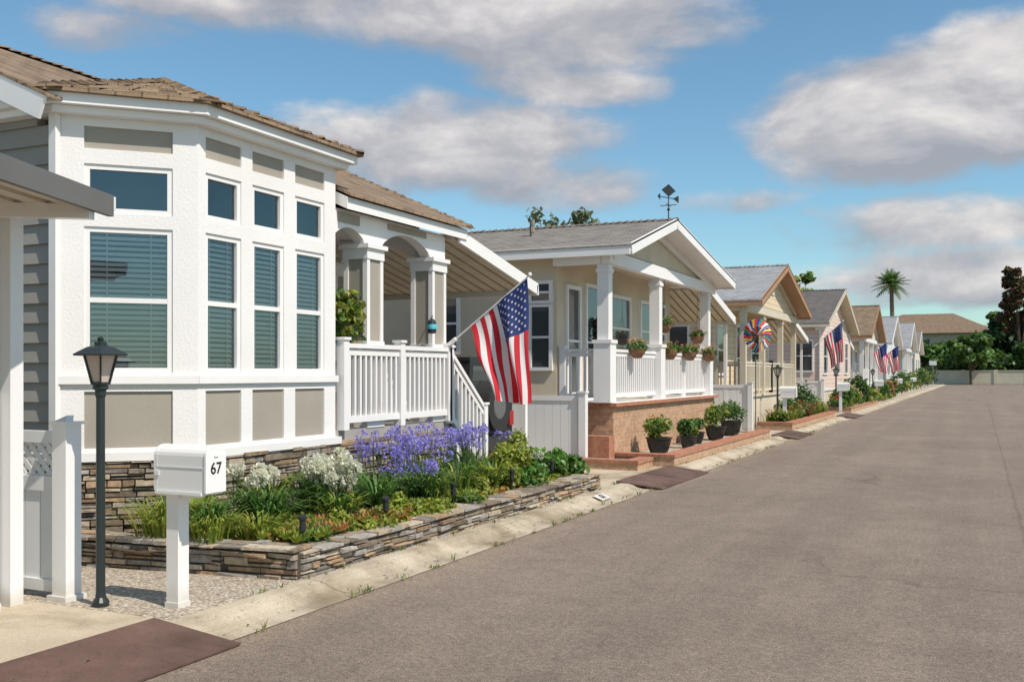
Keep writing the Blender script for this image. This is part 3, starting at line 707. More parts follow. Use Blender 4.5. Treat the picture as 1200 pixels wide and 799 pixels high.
# ------------------------------------------------------------------ generic gable house
def gable_house(name,X,Y0,Y1,yp,zl,zp,zr,wall,roof,trim,zf=1.1,depth=12,pd=1.0,skirt='brick',over=.4,cols=(),rail=None,wins=(),swins=(),aw=2.6,
                railmat='white',closed=False,colw=.2,pil=False,ceil='tantrim',rake=None,vent=True):
    e=empty(name); bx=X-(0 if closed else pd)
    oy=.35
    w=MB(); w.box(bx-depth,bx,Y0+.3,Y1-.3,zf-.05,min(zl,zr)-.05)
    pr=[(Y0+.3,min(zl,zr)-.06),(Y1-.3,min(zl,zr)-.06),(Y1-.3,zr-.04),(yp,zp-.2),(Y0+.3,zl-.04)]
    w.prism([(bx-.05,y,z) for y,z in pr],(-depth+.1,0,0))
    gx=X-.06
    pr2=[(Y0+.12,min(zl,zr)+.0),(Y1-.12,min(zl,zr)+.0),(yp,zp-.16)]
    w.prism([(gx,y,z) for y,z in pr2],(-.1,0,0))
    w.build('walls',[wall],e)
    s=MB(); s.box(bx-depth,X,Y0+.25,Y1-.25,.03,zf-.06); s.build('skirt',[skirt],e)
    t=MB(); t.box(bx-depth+.3,X+.05,Y0+.2,Y1-.2,zf-.058,zf) if not closed else t.box(X-.01,X+.04,Y0+.25,Y1-.25,zf-.05,zf+.05)
    rk=MB()
    xa=X+over; xb=bx-depth-.3
    for (y0_,z0_) in ((Y0-oy+.3,zl),(Y1+oy-.3,zr)):
        slab(rk,(xa,y0_,z0_),(xa,yp,zp),(xb,yp,zp),(xb,y0_,z0_),.10)
        rk.beam((xa+.015,y0_,z0_-.045),(xa+.015,yp,zp-.045),.03,.19)
        if not closed:
            t.beam((X-.02,y0_+(yp-y0_)*.12,z0_+(zp-z0_)*.12-.17),(X-.02,yp,zp-.17),.06,.16)
    rk.beam((xa,Y0-oy+.28,zl-.05),(xb,Y0-oy+.28,zl-.05),.04,.18); rk.beam((xa,Y1+oy-.28,zr-.05),(xb,Y1+oy-.28,zr-.05),.04,.18)
    rk.build('rake_boards',[rake or trim],e)
    zb=min(zl,zr)-.03
    t.box(X-.16,X-.005,Y0+.1,Y1-.1,zb-.22,zb); 
    if vent:
        t.box(X-.058,X-.03,yp-.3,yp+.3,zb+(zp-zb)*.35,zb+(zp-zb)*.62)
    if closed:
        t.box(X-.02,X+.03,Y0+.25,Y0+.37,zf,zb); t.box(X-.02,X+.03,Y1-.37,Y1-.25,zf,zb)
    if not closed: t.box(bx+.01,X-.17,Y0+.1,Y0+.25,zb-.22,zb)
    if not closed:
        for y in cols:
            t.box(X-.05-colw,X-.05,y-colw/2,y+colw/2,zf,zb-.22)
            t.box(X-.07-colw,X-.03,y-colw/2-.02,y+colw/2+.02,zb-.36,zb-.30)
            if pil: t.box(X-.1-colw,X+.0,y-colw/2-.05,y+colw/2+.05,zf,zf+1.0); t.box(X-.12-colw,X+.02,y-colw/2-.07,y+colw/2+.07,zf+1.0,zf+1.06)
    t.build('trim',[trim],e)
    if not closed:
        c=MB(); c.box(bx,X-.02,Y0+.25,Y1-.25,zb-.02,zb+.0); c.build('porch_ceiling',[ceil],e)
    r=MB()
    for (y0_,z0_) in ((Y0-oy+.25,zl-.01),(Y1+oy-.25,zr-.01)):
        slab(r,(xa+.03,y0_,z0_+.035),(xa+.03,yp,zp+.035),(xb,yp,zp+.035),(xb,y0_,z0_+.035),.03)
    ridgecaps(r,(xa+.03,yp,zp+.035),(xb,yp,zp+.035))
    for k in range(2):
        vx=xa-2.5-k*3; vy=Y0+(yp-Y0)*.6; vz=zl+(zp-zl)*.6; r.cyl((vx,vy,vz),(vx,vy,vz+.35),.05,.05,8)
    r.build('shingle_roof',[roof],e)
    g=MB(); ww=MB(); fr=Fr((bx,0),(0,1),(1,0))
    for (a,b_,z0_,z1_) in wins: flat_window(fr,a,b_,z0_,z1_,ww,g)
    fs=Fr((0,Y0+.3),(1,0),(0,-1))
    for (a,b_,z0_,z1_) in swins: flat_window(fs,a,b_,z0_,z1_,ww,g,trim=.06)
    ww.build('window_trim',['white'],e,uv=False); g.build('window_glass',['dglass'],e,uv=False,fix=False)
    if rail:
        rr=MB()
        for a,b_ in rail: railing(rr,(X-.15,a,zf),(X-.15,b_,zf),.92,npost=max(2,int((b_-a)/1.8)+1))
        railing(rr,(bx+.1,Y0+.35,zf),(X-.15,Y0+.35,zf),.92,npost=2)
        rr.build('porch_railing',[railmat],e,uv=False)
    if aw: awning(bx-7,X-.2,Y1-.05,min(zl,zr)-.12,Y1+aw,min(zl,zr)-.75,e,posts=(X-.4,X-3))
    return e
H2=gable_house('beige_porch_house',-5.6,15.8,23.4,18.5,3.69,4.47,3.70,'beige','shg','white',zf=1.10,depth=11,pd=1.05,cols=(16.05,19.0,22.9),pil=True,colw=.2,vent=False,
    rail=[(16.1,19.0),(19.0,22.9)],wins=[(16.55,17.1,1.25,3.1),(17.5,18.35,1.15,3.2),(18.8,20.0,1.9,3.1),(20.8,22.6,1.9,3.1)],swins=[(-7.12,-6.78,1.7,2.75),(-7.12,-6.78,2.86,3.15),(-9.4,-8.6,2.0,3.0)],aw=2.7)
mb=MB(); mb.box(-6.7,-5.52,15.98,23.25,1.035,1.095)
mb.box(-6.3,-5.56,15.72,16.0,.055,.55); mb.build('brick_ledge',['brickc'],H2)
e=empty('weather_vane'); mb=MB(); vx,vy,vz=-5.35,18.5,4.52
mb.cyl((vx,vy,vz-.05),(vx,vy,vz+.62),.012,.008,8)
for a in (0,math.pi/2): mb.cyl((vx-.16*math.cos(a),vy-.16*math.sin(a),vz+.26),(vx+.16*math.cos(a),vy+.16*math.sin(a),vz+.26),.007,.007,6)
mb.cyl((vx-.10,vy-.22,vz+.40),(vx+.10,vy+.22,vz+.40),.009,.009,6)
mb.prism([(vx-.10,vy-.22,vz+.46),(vx-.10,vy-.22,vz+.34),(vx-.13,vy-.30,vz+.40)],(.006,0,0))
mb.prism([(vx+.05,vy+.12,vz+.40),(vx+.12,vy+.26,vz+.47),(vx+.12,vy+.26,vz+.33)],(.006,0,0))
mb.prism([(vx-.10,vy-.13,vz+.54),(vx,vy,vz+.42),(vx+.10,vy+.13,vz+.54),(vx,vy,vz+.66)],(.006,-.004,0))
mb.lathe((vx,vy,vz+.18),[(0,-.04),(.035,0),(0,.04)],10); mb.build('vane',['black'],e,uv=False)
mb=MB()
for k in range(40):
    a=2*math.pi*k/40; leaf_cloud(mb,(-6.56,18.0+.22*math.cos(a)*.8,2.35+.25*math.sin(a)),(.05,.07,.07),14,.04,[(.10,.07,.04),(.16,.08,.05),(.05,.06,.03)],shell=.2)
mb.build('door_wreath',['leaf'],uv=False,fix=False)
def basket(x,y,z,name='hanging_flower_basket',hang=True,cols=((.75,.25,.12),(.8,.5,.3))):
    e=empty(name); mb=MB(); mb.lathe((x,y,z),[(0,-.16),(.08,-.15),(.14,-.06),(.16,.02),(.14,.02)],12,0,(.20,.10,.05))
    if hang:
        for a in (0,2.1,4.2): mb.cyl((x+.15*math.cos(a),y+.15*math.sin(a),z),(x,y,z+.5),.004,.004,4,0,(.05,.05,.05))
        mb.cyl((x,y,z+.5),(x,y,3.45),.004,.004,4,0,(.05,.05,.05))
    mb.build('basket',['misc'],e,uv=False)
    f=MB(); leaf_cloud(f,(x,y,z+.06),(.2,.2,.13),200,.045,GR,shell=.2)
    for i in range(34):
        a=U(0,6.28);r=U(0,.22); umbel(f,(x+r*math.cos(a),y+r*math.sin(a),z+U(.0,.2)),.035,14,cols,pw=.3)
    f.build('flowers',['leaf','petal'],e,uv=False,fix=False)
basket(-5.7,19.4,2.55,cols=[(.55,.27,.12),(.6,.38,.18)]); basket(-5.75,22.2,2.4,cols=[(.6,.3,.2)])
for y in (17.3,19.4,20.9,22.6): basket(-5.58,y,2.02,'rail_flower_planter',False,cols=[(.8,.25,.06),(.85,.42,.1),(.8,.65,.5)])
def low_brick(name,x0,x1,y0,y1,h,t=.22,soil='gravel'):
    e=empty(name); mb=MB(); mb.box(x1-t,x1,y0,y1,.03,h); mb.box(x0,x1-t,y0,y0+t,.03,h); mb.box(x0,x1-t,y1-t,y1,.03,h)
    mb.build('brick_body',['brick'],e); c=MB(); c.box(x1-t-.015,x1+.015,y0-.015,y1+.015,h,h+.055); c.box(x0,x1-t-.016,y0-.015,y0+t+.015,h,h+.055); c.build('brick_cap',['brickc'],e)
    s=MB(); s.box(x0,x1-t,y0+t,y1-t,.04,h-.03); s.build('soil',[soil],e,uv=False); return e
low_brick('brick_planter',-5.58,-4.56,16.1,24.4,.20); low_brick('brick_planter',-6.1,-4.9,15.2,16.0,.16)
low_brick('brick_planter',-5.5,-4.56,27.6,36.4,.22,soil='soil'); low_brick('brick_planter',-5.5,-4.56,41.2,52.6,.2,soil='soil')
def pot(x,y,r,h,pr,ph,cols,n=900,name='potted_shrub',size=.04):
    e=empty(name); mb=MB(); mb.lathe((x,y,.17),[(0,0),(r*.62,0),(r*.85,h*.4),(r,h*.9),(r*1.08,h*.92),(r*1.08,h),(r*.9,h),(r*.9,h*.9),(0,h*.9)],18)
    mb.build('pot',['black'],e,smooth=False,uv=False)
    f=MB()
    for i in range(6):
        a=U(0,6.28); leaf_cloud(f,(x+pr*.4*math.cos(a),y+pr*.4*math.sin(a),.17+h+ph*U(.35,.6)),(pr*.6,pr*.6,ph*.4),n//6,size,cols,shell=.4)
    f.build('shrub',['leaf'],e,uv=False,fix=False)
pot(-5.12,17.1,.22,.30,.30,.40,GR+YG); pot(-5.05,18.75,.15,.24,.2,.35,GR); pot(-5.2,20.0,.16,.24,.22,.3,GR); pot(-5.1,21.2,.22,.3,.34,.5,YG+GR); pot(-5.15,22.9,.24,.34,.38,.5,GR); pot(-5.2,19.6,.12,.18,.14,.25,YG)
def panel_fence(y,x0,x1,z1):
    mb=MB(); x=x0
    while x<x1-.01: mb.box(x+.002,min(x+.15,x1)-.002,y-.015,y+.015,.12,z1-.08); x+=.15
    mb.box(x0,x1,y-.03,y+.03,z1-.08,z1); mb.box(x0,x1,y-.03,y+.03,.07,.14)
    for xx in (x0,x1): mb.box(xx-.06,xx+.06,y-.06,y+.06,.05,z1+.05); mb.box(xx-.075,xx+.075,y-.075,y+.075,z1+.05,z1+.08)
    mb.build('white_vinyl_fence',['vinyl'],uv=False)
panel_fence(15.55,-7.4,-5.95,1.22); panel_fence(26.0,-7.5,-5.35,1.3); panel_fence(39.5,-7.5,-5.4,1.3)

H3=gable_house('tan_gable_house',-5.7,27.2,35.8,31.2,3.55,4.85,3.6,'tanw','shl','tantrim',rake='browntrim',zf=1.0,depth=11,pd=1.0,cols=(27.4,30,33,35.5),colw=.16,
    rail=[(27.4,31.5),(31.5,35.4)],railmat='tantrim',wins=[(28,29,1.6,2.9),(30.4,31.4,1.1,3.0),(32.6,34.4,1.6,2.9)],swins=[(-8.4,-7.4,1.7,2.9)],aw=3.2,skirt='beige')
H4=gable_house('pink_gable_house',-5.9,42,53,47.6,3.6,5.35,3.6,'pinkw','shd','white',rake='tantrim',zf=.9,depth=11,closed=True,wins=[(43.2,44.4,1.6,3.0),(46.5,48.5,1.6,3.0),(50.5,51.6,1.6,3.0)],swins=[(-6.9,-6.2,1.7,2.9),(-8.8,-8,1.7,2.9)],aw=3.0,skirt='beige')
H5=gable_house('cream_gable_house',-5.7,57.5,66.5,62,3.6,5.5,3.6,'creamw','shb','white',rake='browntrim',zf=.9,pd=1.2,cols=(57.8,60.6,63.4,66.2),rail=[(57.8,62),(62,66.2)],wins=[(58.5,60,1.5,2.9),(61.5,62.5,1,3),(64,65.5,1.5,2.9)],swins=[(-8.4,-7.6,1.7,2.9)],aw=3,skirt='beige')
H6=gable_house('pale_gable_house',-5.7,71.5,81.5,76.5,3.6,5.6,3.6,'bluew','shl','white',zf=.9,closed=True,wins=[(73,74.5,1.5,2.9),(78,80,1.5,2.9)],swins=[(-7.2,-6.2,1.7,2.9)],aw=3,skirt='beige')
H7=gable_house('white_gable_house',-5.5,88,98,93,3.7,5.9,3.7,'bluew','shl','white',zf=.9,pd=1.2,cols=(88.4,91,94,97.6),rail=[(88.4,97.6)],wins=[(89,91,1.5,2.9),(94,96,1.5,2.9)],aw=3,skirt='beige')
H8=gable_house('cream_gable_house',-5.7,104,114,109,3.6,5.8,3.6,'creamw','shg','white',zf=.9,closed=True,wins=[(106,108,1.5,2.9),(110,112,1.5,2.9)],aw=3,skirt='beige')

# ------------------------------------------------------------------ off-road car in carport
e=empty('parked_car'); mb=MB(); blk=(.02,.022,.022)
cy=13.42; x1=-6.62
mb.prism([(x1,cy-.78,.55),(x1,cy+.78,.55),(x1,cy+.78,1.15),(x1,cy-.78,1.15)],(-3.6,0,0),0,blk)
mb.prism([(x1,cy-.72,1.15),(x1,cy+.72,1.15),(x1,cy+.64,1.78),(x1,cy-.64,1.78)],(-2.0,0,0),0,blk)
mb.box(x1-.02,x1+.18,cy-.8,cy+.8,.48,.68,0,(.03,.03,.03)); mb.box(x1-2.02,x1+.0,cy-.66,cy+.66,1.78,1.83,0,blk)
for s in (-1,1):
    mb.box(x1,x1+.05,cy+s*.66-.07,cy+s*.66+.07,.8,1.02,0,(.35,.02,.02))
    for xx in (-.75,-3.0):
        mb.prism([(x1+xx-.5,cy+s*.70,.6),(x1+xx-.36,cy+s*.70,.92),(x1+xx+.36,cy+s*.70,.92),(x1+xx+.5,cy+s*.70,.6)],(0,s*.18,0),0,(.025,.025,.025))
mb.build('body',['misc'],e)
wl=MB()
for s in (-1,1):
    for xx in (-.75,-3.0): wl.cyl((x1+xx,cy+s*.62,.42),(x1+xx,cy+s*.82,.42),.37,.37,24); 
wl.cyl((x1+.03,cy-.2,1.12),(x1+.26,cy-.2,1.12),.37,.37,24); wl.build('tyres',['rubber'],e,uv=False)
wh=MB()
for s in (-1,1):
    for xx in (-.75,-3.0): wh.cyl((x1+xx,cy+s*.821,.42),(x1+xx,cy+s*.84,.42),.2,.17,16,0,(.4,.4,.4))
wh.cyl((x1+.261,cy-.2,1.12),(x1+.27,cy-.2,1.12),.2,.18,20,0,(.12,.12,.12)); wh.build('rims',['misc'],e,uv=False)
gl=MB(); gl.face([(x1+.004,cy-.62,1.22),(x1+.004,cy+.62,1.22),(x1+.004,cy+.56,1.7),(x1+.004,cy-.56,1.7)])
gl.face([(x1-1.9,cy-.722,1.22),(x1-.15,cy-.722,1.22),(x1-.15,cy-.66,1.7),(x1-1.9,cy-.66,1.7)]); gl.build('windows',['dglass'],e,uv=False,fix=False)

# ------------------------------------------------------------------ stone planter & flower bed
e=empty('stone_planter'); mb=MB()
stone_face(mb,(-4.62,6.15),(0,1),(1,0),6.5,.03,.235,depth=.2); stone_face(mb,(-6.9,5.82),(1,.13),(.13,-1),2.3,.03,.26,depth=.2)
for fr,Ln,zt_ in ((Fr((-4.62,6.15),(0,1),(1,0)),6.5,.237),(Fr((-6.9,5.82),(1,.13),(.13,-1)),2.3,.262)):
    u=0
    while u<Ln:
        w_=U(.10,.34)
        for (da,db) in ((-.24,-.1),(-.095,.04)):
            zz=zt_+U(.010,.035); fr.box(mb,u+.003,min(u+w_,Ln)-.003,da,db+U(-.015,.02) if db>0 else db,zt_,zz,0,sc(random.choice(STC),U(.85,1.15)))
        u+=w_
mb.build('ledge_stones',['stone'],e,uv=False)
s=MB(); nx,ny=14,50
def gp(i,j): 
    x=-6.9+2.1*i/nx; y=6.02+6.55*j/ny+(.14*(x+4.8)); return (x,y,.21+.03*math.sin(x*5+j)*math.sin(y*3)+(.02 if 0<i<nx else 0))
for i in range(nx):
    for j in range(ny): s.face([gp(i,j),gp(i+1,j),gp(i+1,j+1),gp(i,j+1)])
s.build('soil',['soil'],e,uv=False,smooth=True)
mb=MB()
for i in range(100):
    x=U(-6.1,-4.78); y=U(6.3,12.5); c=random.choice([YG,YG,GR,[(.36,.27,.05),(.42,.18,.04),(.22,.27,.04)]])
    leaf_cloud(mb,(x,y,.27),(U(.12,.25),U(.12,.3),U(.05,.12)),220,.035,c,shell=.2)
mb.build('ground_cover',['leaf'],uv=False,fix=False)
agapanthus('purple_agapanthus',-5.55,9.0,.22,.50,9,42,PUR,.48,.74)
agapanthus('purple_agapanthus',-5.6,10.1,.22,.50,9,42,PUR,.50,.76)
agapanthus('purple_agapanthus',-5.25,8.9,.22,.3,5,16,PUR,.35,.55)
agapanthus('purple_agapanthus',-5.7,11.1,.22,.40,6,24,PUR,.5,.68)
WH=[(.85,.84,.70),(.82,.82,.66),(.85,.85,.78)]
agapanthus('white_agapanthus',-5.45,7.75,.22,.28,4,20,WH,.36,.60,ur=(.07,.105),np_=110,pw=.28)
agapanthus('white_agapanthus',-5.75,6.95,.22,.18,3,8,WH,.42,.56,ur=(.06,.09),np_=100,pw=.28)
agapanthus('white_agapanthus',-5.25,11.8,.22,.16,2,5,WH,.3,.42,ur=(.05,.07),np_=60,pw=.22)
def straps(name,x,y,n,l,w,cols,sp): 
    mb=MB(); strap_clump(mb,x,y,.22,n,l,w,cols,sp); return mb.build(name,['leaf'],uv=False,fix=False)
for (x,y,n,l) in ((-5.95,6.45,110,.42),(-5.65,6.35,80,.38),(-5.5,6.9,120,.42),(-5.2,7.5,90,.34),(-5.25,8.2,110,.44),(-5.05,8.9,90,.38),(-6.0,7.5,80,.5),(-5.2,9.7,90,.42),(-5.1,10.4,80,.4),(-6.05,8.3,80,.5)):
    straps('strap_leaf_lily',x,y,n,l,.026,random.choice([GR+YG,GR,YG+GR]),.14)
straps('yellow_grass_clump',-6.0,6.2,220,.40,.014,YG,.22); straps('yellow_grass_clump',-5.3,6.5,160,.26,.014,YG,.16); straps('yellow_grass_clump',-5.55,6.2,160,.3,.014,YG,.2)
def succulent(x,y,r,cols):
    mb=MB()
    for k in range(22):
        cx,cy_=x+U(-r,r),y+U(-r,r)
        for i in range(16):
            a=i*2.4; el=.3+.06*i; d=Vector((math.cos(a)*math.cos(el),math.sin(a)*math.cos(el),math.sin(el))); s=Vector((-d.y,d.x,0)).normalized()*.016; p=Vector((cx,cy_,.29))
            mb.face([p,p+d*.045+s,p+d*.09,p+d*.045-s],0,sc(random.choice(cols),U(.8,1.2)))
    mb.build('succulent_patch',['leaf'],uv=False,fix=False)
SU=[(.55,.20,.08),(.45,.30,.07),(.30,.30,.08)]
for x,y in ((-5.0,6.9),(-5.1,7.4),(-4.95,7.9),(-4.95,8.6),(-5.3,7.0),(-5.0,9.4),(-4.95,6.5)): succulent(x,y,.22,random.choice([SU,YG,SU,[(.36,.36,.11),(.42,.38,.15)]]))
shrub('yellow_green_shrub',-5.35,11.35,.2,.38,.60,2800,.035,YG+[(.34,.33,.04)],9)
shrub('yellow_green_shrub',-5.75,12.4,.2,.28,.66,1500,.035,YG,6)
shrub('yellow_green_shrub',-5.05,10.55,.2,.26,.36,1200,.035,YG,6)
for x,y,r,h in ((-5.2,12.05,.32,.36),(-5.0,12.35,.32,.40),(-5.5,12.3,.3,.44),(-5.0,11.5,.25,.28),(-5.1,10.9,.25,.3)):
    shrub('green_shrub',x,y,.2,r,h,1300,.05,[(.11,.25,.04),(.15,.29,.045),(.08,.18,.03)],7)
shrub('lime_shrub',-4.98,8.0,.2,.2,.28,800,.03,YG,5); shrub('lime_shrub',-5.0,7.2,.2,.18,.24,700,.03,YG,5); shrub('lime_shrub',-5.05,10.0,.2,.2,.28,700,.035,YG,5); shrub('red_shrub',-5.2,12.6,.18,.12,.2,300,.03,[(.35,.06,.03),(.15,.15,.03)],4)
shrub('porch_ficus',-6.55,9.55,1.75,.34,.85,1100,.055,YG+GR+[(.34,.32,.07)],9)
mb=MB(); mb.lathe((-6.75,9.45,.98),[(0,0),(.13,0),(.18,.4),(.16,.4),(0,.38)],14,0,(.3,.14,.08)); mb.cyl((-6.75,9.45,1.3),(-6.58,9.52,1.9),.015,.012,6,0,(.12,.08,.05)); mb.build('planter_pot',['misc'],uv=False)
mb=MB(); mb.lathe((-6.24,11.0,2.18),[(0,-.09),(.05,-.08),(.06,0),(.05,.07),(.02,.1),(0,.11)],12,0,(.02,.03,.04)); mb.lathe((-6.235,11.0,2.18),[(.061,-.03),(.064,0),(.061,.03)],12,0,(.1,.5,.6)); mb.beam((-6.24,11.0,2.28),(-6.3,11.12,2.33),.01,.01,0,(.03,.03,.03)); mb.build('porch_lantern',['misc'],uv=False)
def solar(x,y):
    mb=MB(); z=.22; mb.lathe((x,y,z),[(.008,0),(.008,.14),(.028,.16),(.024,.245),(.036,.25),(.036,.27),(.02,.285),(0,.29)],10); mb.build('solar_path_light',['black'],uv=False)
for x,y in ((-4.75,6.35),(-4.78,7.6),(-4.8,8.9),(-4.85,10.4),(-4.9,11.7)): solar(x,y)

# ------------------------------------------------------------------ planting along the street
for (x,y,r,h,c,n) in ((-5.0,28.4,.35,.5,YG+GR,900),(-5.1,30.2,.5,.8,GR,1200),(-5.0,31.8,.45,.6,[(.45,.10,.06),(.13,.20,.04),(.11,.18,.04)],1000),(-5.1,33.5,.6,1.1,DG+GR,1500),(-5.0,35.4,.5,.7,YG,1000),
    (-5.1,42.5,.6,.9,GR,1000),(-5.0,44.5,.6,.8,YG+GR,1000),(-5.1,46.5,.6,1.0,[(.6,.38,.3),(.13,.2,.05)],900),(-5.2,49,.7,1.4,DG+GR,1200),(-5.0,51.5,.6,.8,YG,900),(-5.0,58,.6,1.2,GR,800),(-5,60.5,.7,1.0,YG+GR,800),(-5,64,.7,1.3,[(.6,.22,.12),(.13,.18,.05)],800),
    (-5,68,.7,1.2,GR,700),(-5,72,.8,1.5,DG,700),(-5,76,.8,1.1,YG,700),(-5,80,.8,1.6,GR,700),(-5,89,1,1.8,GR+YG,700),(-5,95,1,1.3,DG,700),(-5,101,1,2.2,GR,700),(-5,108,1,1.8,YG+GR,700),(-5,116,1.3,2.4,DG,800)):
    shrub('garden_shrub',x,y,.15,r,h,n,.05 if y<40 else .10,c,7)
mb=MB()
for i in range(80):
    y=U(27.8,36.2); strap_clump(mb,U(-5.4,-4.8),y,.2,10,.4,.03,GR+YG,.1); umbel(mb,(U(-5.4,-4.8),y,U(.4,.6)),.07,24,random.choice([[(.75,.08,.06)],[(.78,.75,.65)],[(.8,.38,.1)]]),pw=.25)
mb.build('flower_bed_planting',['leaf','petal'],uv=False,fix=False)
mb=MB()
for i in range(110):
    y=U(41.3,66); umbel(mb,(U(-5.5,-4.8),y,U(.35,.75)),.10,24,random.choice([[(.75,.08,.06)],[(.78,.75,.65)],[(.8,.38,.1)],[(.75,.55,.1)]]),pw=.3)
    leaf_cloud(mb,(U(-5.5,-4.8),y,.35),(.3,.4,.25),60,.09,random.choice([GR,YG]))
mb.build('flower_bed_planting',['leaf','petal'],uv=False,fix=False)

# ------------------------------------------------------------------ end of street
w=MB(); w.box(-6,70,152,152.4,-.03,1.9); 
for i in range(20): w.box(-6+i*4-.25,-6+i*4+.25,151.9,152.0,-.03,2.05)
w.box(-6,70,151.93,152.47,1.9,1.98); w.build('garden_wall',['tantrim'])
EH=empty('hip_roof_house'); b_=MB(); b_.box(-18,2,178,190,-.03,8.2); b_.build('walls',['beige'],EH)
r=MB(); o=[(-19,177,8.1),(3,177,8.1),(3,191,8.1),(-19,191,8.1)]; a1=(-12,184,11.6);a2=(-4,184,11.6)
r.face([o[0],o[1],a2,a1]); r.face([o[1],o[2],a2]); r.face([o[2],o[3],a1,a2]); r.face([o[3],o[0],a1]); r.face(o)
r.build('hip_roof',['shb'],EH); g=MB(); ww=MB(); fe=Fr((0,178),(1,0),(0,-1))
for x in (-15,-9,-4,-.5): flat_window(fe,x,x+1.6,5.5,7.2,ww,g)
ww.build('window_trim',['white'],EH,uv=False); g.build('window_glass',['dglass'],EH,uv=False,fix=False)
OAK=[(.10,.20,.035),(.14,.24,.045),(.07,.14,.03)]
tree('oak_tree',-1.0,151,0,7.4,3.2,OAK,34,200,.4,th=.22)
tree('rust_conifer_tree',5.0,158,0,17.5,2.6,[(.22,.10,.05),(.14,.10,.05),(.07,.08,.03)],34,220,.5,th=.2)
for (x,y,h_,c_,cl) in ((3.2,160,9.5,3.5,DG),(8.5,163,11.5,5,GR),(14,160,10,4,DG),(1.8,157,6,2.2,GR),(6.5,155.5,7,2.8,GR),(-7,160,6.5,3.0,OAK),(-3.5,165,6.5,3.4,GR),(-11,172,8,4.0,GR),(5,196,13,5,GR+YG),(10,198,14,6,DG),(-24,190,13,6,GR),(18,170,13,6,GR)):
    tree('oak_tree',x,y,0,h_,c_,cl,28,200,.48,th=.15)
mb=MB()
for i in range(90):
    x=U(-5,26); leaf_cloud(mb,(x,154.5+U(-1,1),U(1.0,3.6)),(1.6,1.2,1.2),150,.35,random.choice([DG,GR,OAK,GR]),shell=.3)
mb.build('hedge',['leaf'],uv=False,fix=False)
mb=MB()
for i in range(120):
    a=U(-75,45); y=U(210,260); h=U(5,11); leaf_cloud(mb,(a,y,h*.5),(U(4,7),4,h*.6),130,1.1,random.choice([DG,GR,DG]),shell=.35)
mb.build('distant_trees',['leaf'],uv=False,fix=False)
TG=[(.14,.17,.08),(.18,.20,.09)]
tree('garden_tree',-17.2,42,0,9.2,2.6,TG,26,60,.16,th=.5,gap=.42)
tree('garden_tree',-15.2,42.5,0,8.9,1.8,TG,16,60,.16,th=.5,gap=.45)
tree('garden_tree',-12.6,80,0,9.2,2.2,GR+YG,20,130,.28,th=.4)
tree('garden_tree',-14.5,62,0,7.2,2.6,GR,18,130,.28,th=.4)
e=empty('palm_tree'); tb=MB(); px,py=-9.6,130; zt=12.4
for i in range(12):
    z_=zt*i/12; tb.cyl((px+.1*math.sin(i*.4),py,z_),(px+.1*math.sin((i+1)*.4),py,z_+zt/12),.34-.008*i,.31-.008*i,10,0,(.20,.15,.10),False)
tb.build('trunk',['bark'],e,smooth=True,uv=False,fix=False); lf=MB(); top=Vector((px+.1*math.sin(4.8),py,zt))
for k in range(60):
    az=U(0,6.28); el=U(-.5,1.35); Lf=U(2.3,2.9); d=Vector((math.cos(az)*math.cos(el),math.sin(az)*math.cos(el),math.sin(el))); pr=None
    for i in range(11):
        t=i/10; p=top+d*Lf*t+Vector((0,0,-.9*t*t*(.5+math.cos(el)*.6)))
        if pr is not None:
            s=Vector((-math.sin(az),math.cos(az),0)); c=sc(random.choice([(.09,.18,.04),(.13,.22,.05),(.08,.14,.03)]),U(.8,1.2))
            for sg in (1,-1):
                ll=.75*math.sin(math.pi*min(1,t*.9+.1)); tipp=p+s*sg*ll*.8+(p-pr).normalized()*ll*.5+Vector((0,0,-.25*ll))
                lf.face([pr,p,tipp],0,c)
        pr=p
lf.build('fronds',['leaf'],e,uv=False,fix=False)
mb=MB(); mb.cyl((-4.9,126,0),(-4.9,126,2.9),.04,.04,8,0,(.5,.5,.5)); mb.box(-5.3,-4.5,125.96,126.0,2.5,3.0,0,(.75,.75,.75)); mb.build('street_sign',['misc'],uv=False)

# ------------------------------------------------------------------ world
SUN_EL=math.radians(52); SUN_ROT=math.radians(106)
wd=bpy.data.worlds.new("World"); scene.world=wd; wd.use_nodes=True; nt=wd.node_tree
bg=nt.nodes["Background"]; bg.inputs[1].default_value=.115
sky=N(nt,"ShaderNodeTexSky"); sky.sky_type='NISHITA'; sky.sun_disc=False; sky.sun_elevation=SUN_EL; sky.sun_rotation=SUN_ROT; sky.air_density=1.0; sky.dust_density=.5; sky.ozone_density=2.2
tc=N(nt,"ShaderNodeTexCoord"); D_=tc.outputs["Generated"]
sp=N(nt,"ShaderNodeSeparateXYZ"); L(nt,D_,sp.inputs[0])
az=math_(nt,'ARCTAN2',sp.outputs[0],sp.outputs[1])
hl=math_(nt,'SQRT',math_(nt,'ADD',math_(nt,'MULTIPLY',sp.outputs[0],sp.outputs[0]),math_(nt,'MULTIPLY',sp.outputs[1],sp.outputs[1])))
el=math_(nt,'ARCTAN2',sp.outputs[2],hl)
vm=N(nt,"ShaderNodeVectorMath",operation='MULTIPLY'); L(nt,D_,vm.inputs[0]); vm.inputs[1].default_value=(1,1,2.0)
n1=noise(nt,6.5,11,.57,vm.outputs[0],.25); n2=noise(nt,18,8,.62,vm.outputs[0],.2)
vs=N(nt,"ShaderNodeVectorMath",operation='ADD'); L(nt,vm.outputs[0],vs.inputs[0]); vs.inputs[1].default_value=(.02,0,.05)
n3=noise(nt,6.5,11,.57,vs.outputs[0],.25)
def dr(u,v): 
    a=math.atan((u-600)/1175)-math.radians(25); e_=math.atan((437-v)/math.hypot(1175,u-600)); return a,e_
blobs=[]
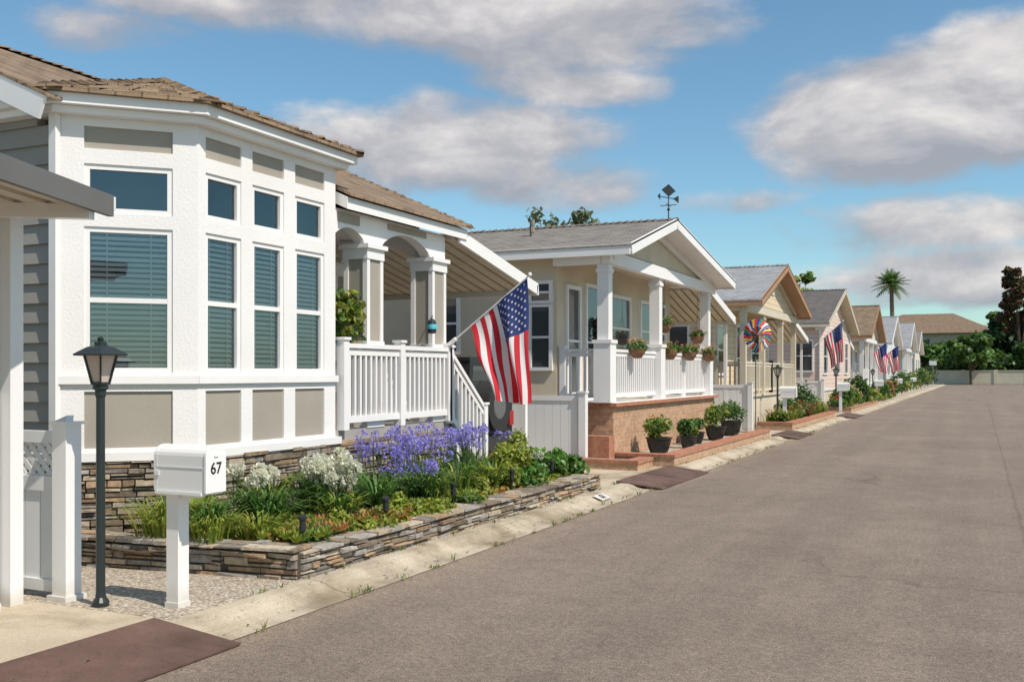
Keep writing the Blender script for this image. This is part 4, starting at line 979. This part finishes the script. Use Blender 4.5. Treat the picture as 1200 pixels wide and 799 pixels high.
for (u,v,ru,rv,wt) in ((520,8,330,46,1.25),(690,24,190,64,1.4),(290,-10,260,40,1.0),(670,98,140,28,1.05),(520,168,210,56,1.3),(640,215,140,36,1.05),(390,150,90,34,.9),(1050,140,165,64,1.7),(1170,112,100,70,1.6),(960,185,80,30,1.0),(1110,262,200,36,1.15),(1170,315,200,36,1.1),(130,35,130,26,.65),(860,236,100,18,.8),(350,75,40,20,.6)):
    a,e_=dr(u,v); blobs.append((a,e_,ru/1175*.9,rv/1175,wt))
for (a,e_,ra,re,wt) in ((.9,.35,.5,.16,1),(1.9,.5,.6,.2,.9),(-1.7,.4,.5,.14,.9),(2.8,.3,.5,.12,.9),(-2.6,.55,.5,.2,.9),(.5,.8,.5,.12,.7)): blobs.append((a,e_,ra,re,wt))
ws=None;rs=None;mxv=None
for a,e_,ra,re,wt in blobs:
    x=math_(nt,'DIVIDE',math_(nt,'SUBTRACT',az,a),ra); y=math_(nt,'DIVIDE',math_(nt,'SUBTRACT',el,e_),re)
    d2=math_(nt,'ADD',math_(nt,'MULTIPLY',x,x),math_(nt,'MULTIPLY',y,y))
    w_=math_(nt,'MULTIPLY',math_(nt,'SUBTRACT',1,math_(nt,'MULTIPLY',d2,.5),clamp=True),wt)
    wy=math_(nt,'MULTIPLY',w_,y)
    ws=w_ if ws is None else math_(nt,'ADD',ws,w_); rs=wy if rs is None else math_(nt,'ADD',rs,wy)
    mxv=w_ if mxv is None else math_(nt,'MAXIMUM',mxv,w_)
rel=math_(nt,'DIVIDE',rs,math_(nt,'ADD',ws,.05))
fld=math_(nt,'ADD',mxv,math_(nt,'MULTIPLY',math_(nt,'SUBTRACT',n1,.5),2.1))
fld=math_(nt,'ADD',fld,math_(nt,'MULTIPLY',math_(nt,'SUBTRACT',n2,.5),.5))
mr=N(nt,"ShaderNodeMapRange",interpolation_type='SMOOTHSTEP'); L(nt,fld,mr.inputs[0]); mr.inputs[1].default_value=.33; mr.inputs[2].default_value=1.0; mr.inputs[3].default_value=0; mr.inputs[4].default_value=.94
lit=math_(nt,'ADD',math_(nt,'MULTIPLY',rel,.40),math_(nt,'MULTIPLY',math_(nt,'SUBTRACT',n1,n3),3.0))
lit=math_(nt,'ADD',lit,math_(nt,'MULTIPLY',math_(nt,'SUBTRACT',mxv,.9),.40))
lit=math_(nt,'ADD',lit,.36,clamp=True)
cc=ramp(nt,lit,[(0,(3.3,3.45,3.85)),(.45,(4.7,4.6,4.8)),(1,(7.2,6.85,6.6))])
skc=mixc(nt,1,sky.outputs[0],(.94,1.20,1.18),'MULTIPLY')
L(nt,mixc(nt,mr.outputs[0],skc,cc),bg.inputs[0])
sd=bpy.data.lights.new('sun','SUN'); sd.energy=5.0; sd.angle=math.radians(.53); sd.color=(1,.915,.81)
so=bpy.data.objects.new('sun',sd); scene.collection.objects.link(so)
sv=Vector((math.sin(SUN_ROT)*math.cos(SUN_EL),math.cos(SUN_ROT)*math.cos(SUN_EL),math.sin(SUN_EL)))
so.rotation_euler=sv.to_track_quat('Z','Y').to_euler()
cd=bpy.data.cameras.new('camera'); cam=bpy.data.objects.new('camera',cd); scene.collection.objects.link(cam)
cam.location=(0,0,1.6); cam.rotation_euler=(math.radians(90),0,math.radians(25)); cd.sensor_width=36; cd.lens=35.25; cd.shift_y=.03125; cd.clip_end=4000; cd.clip_start=.05
scene.camera=cam
scene.view_settings.view_transform='Standard'; scene.view_settings.look='None'; scene.view_settings.exposure=0
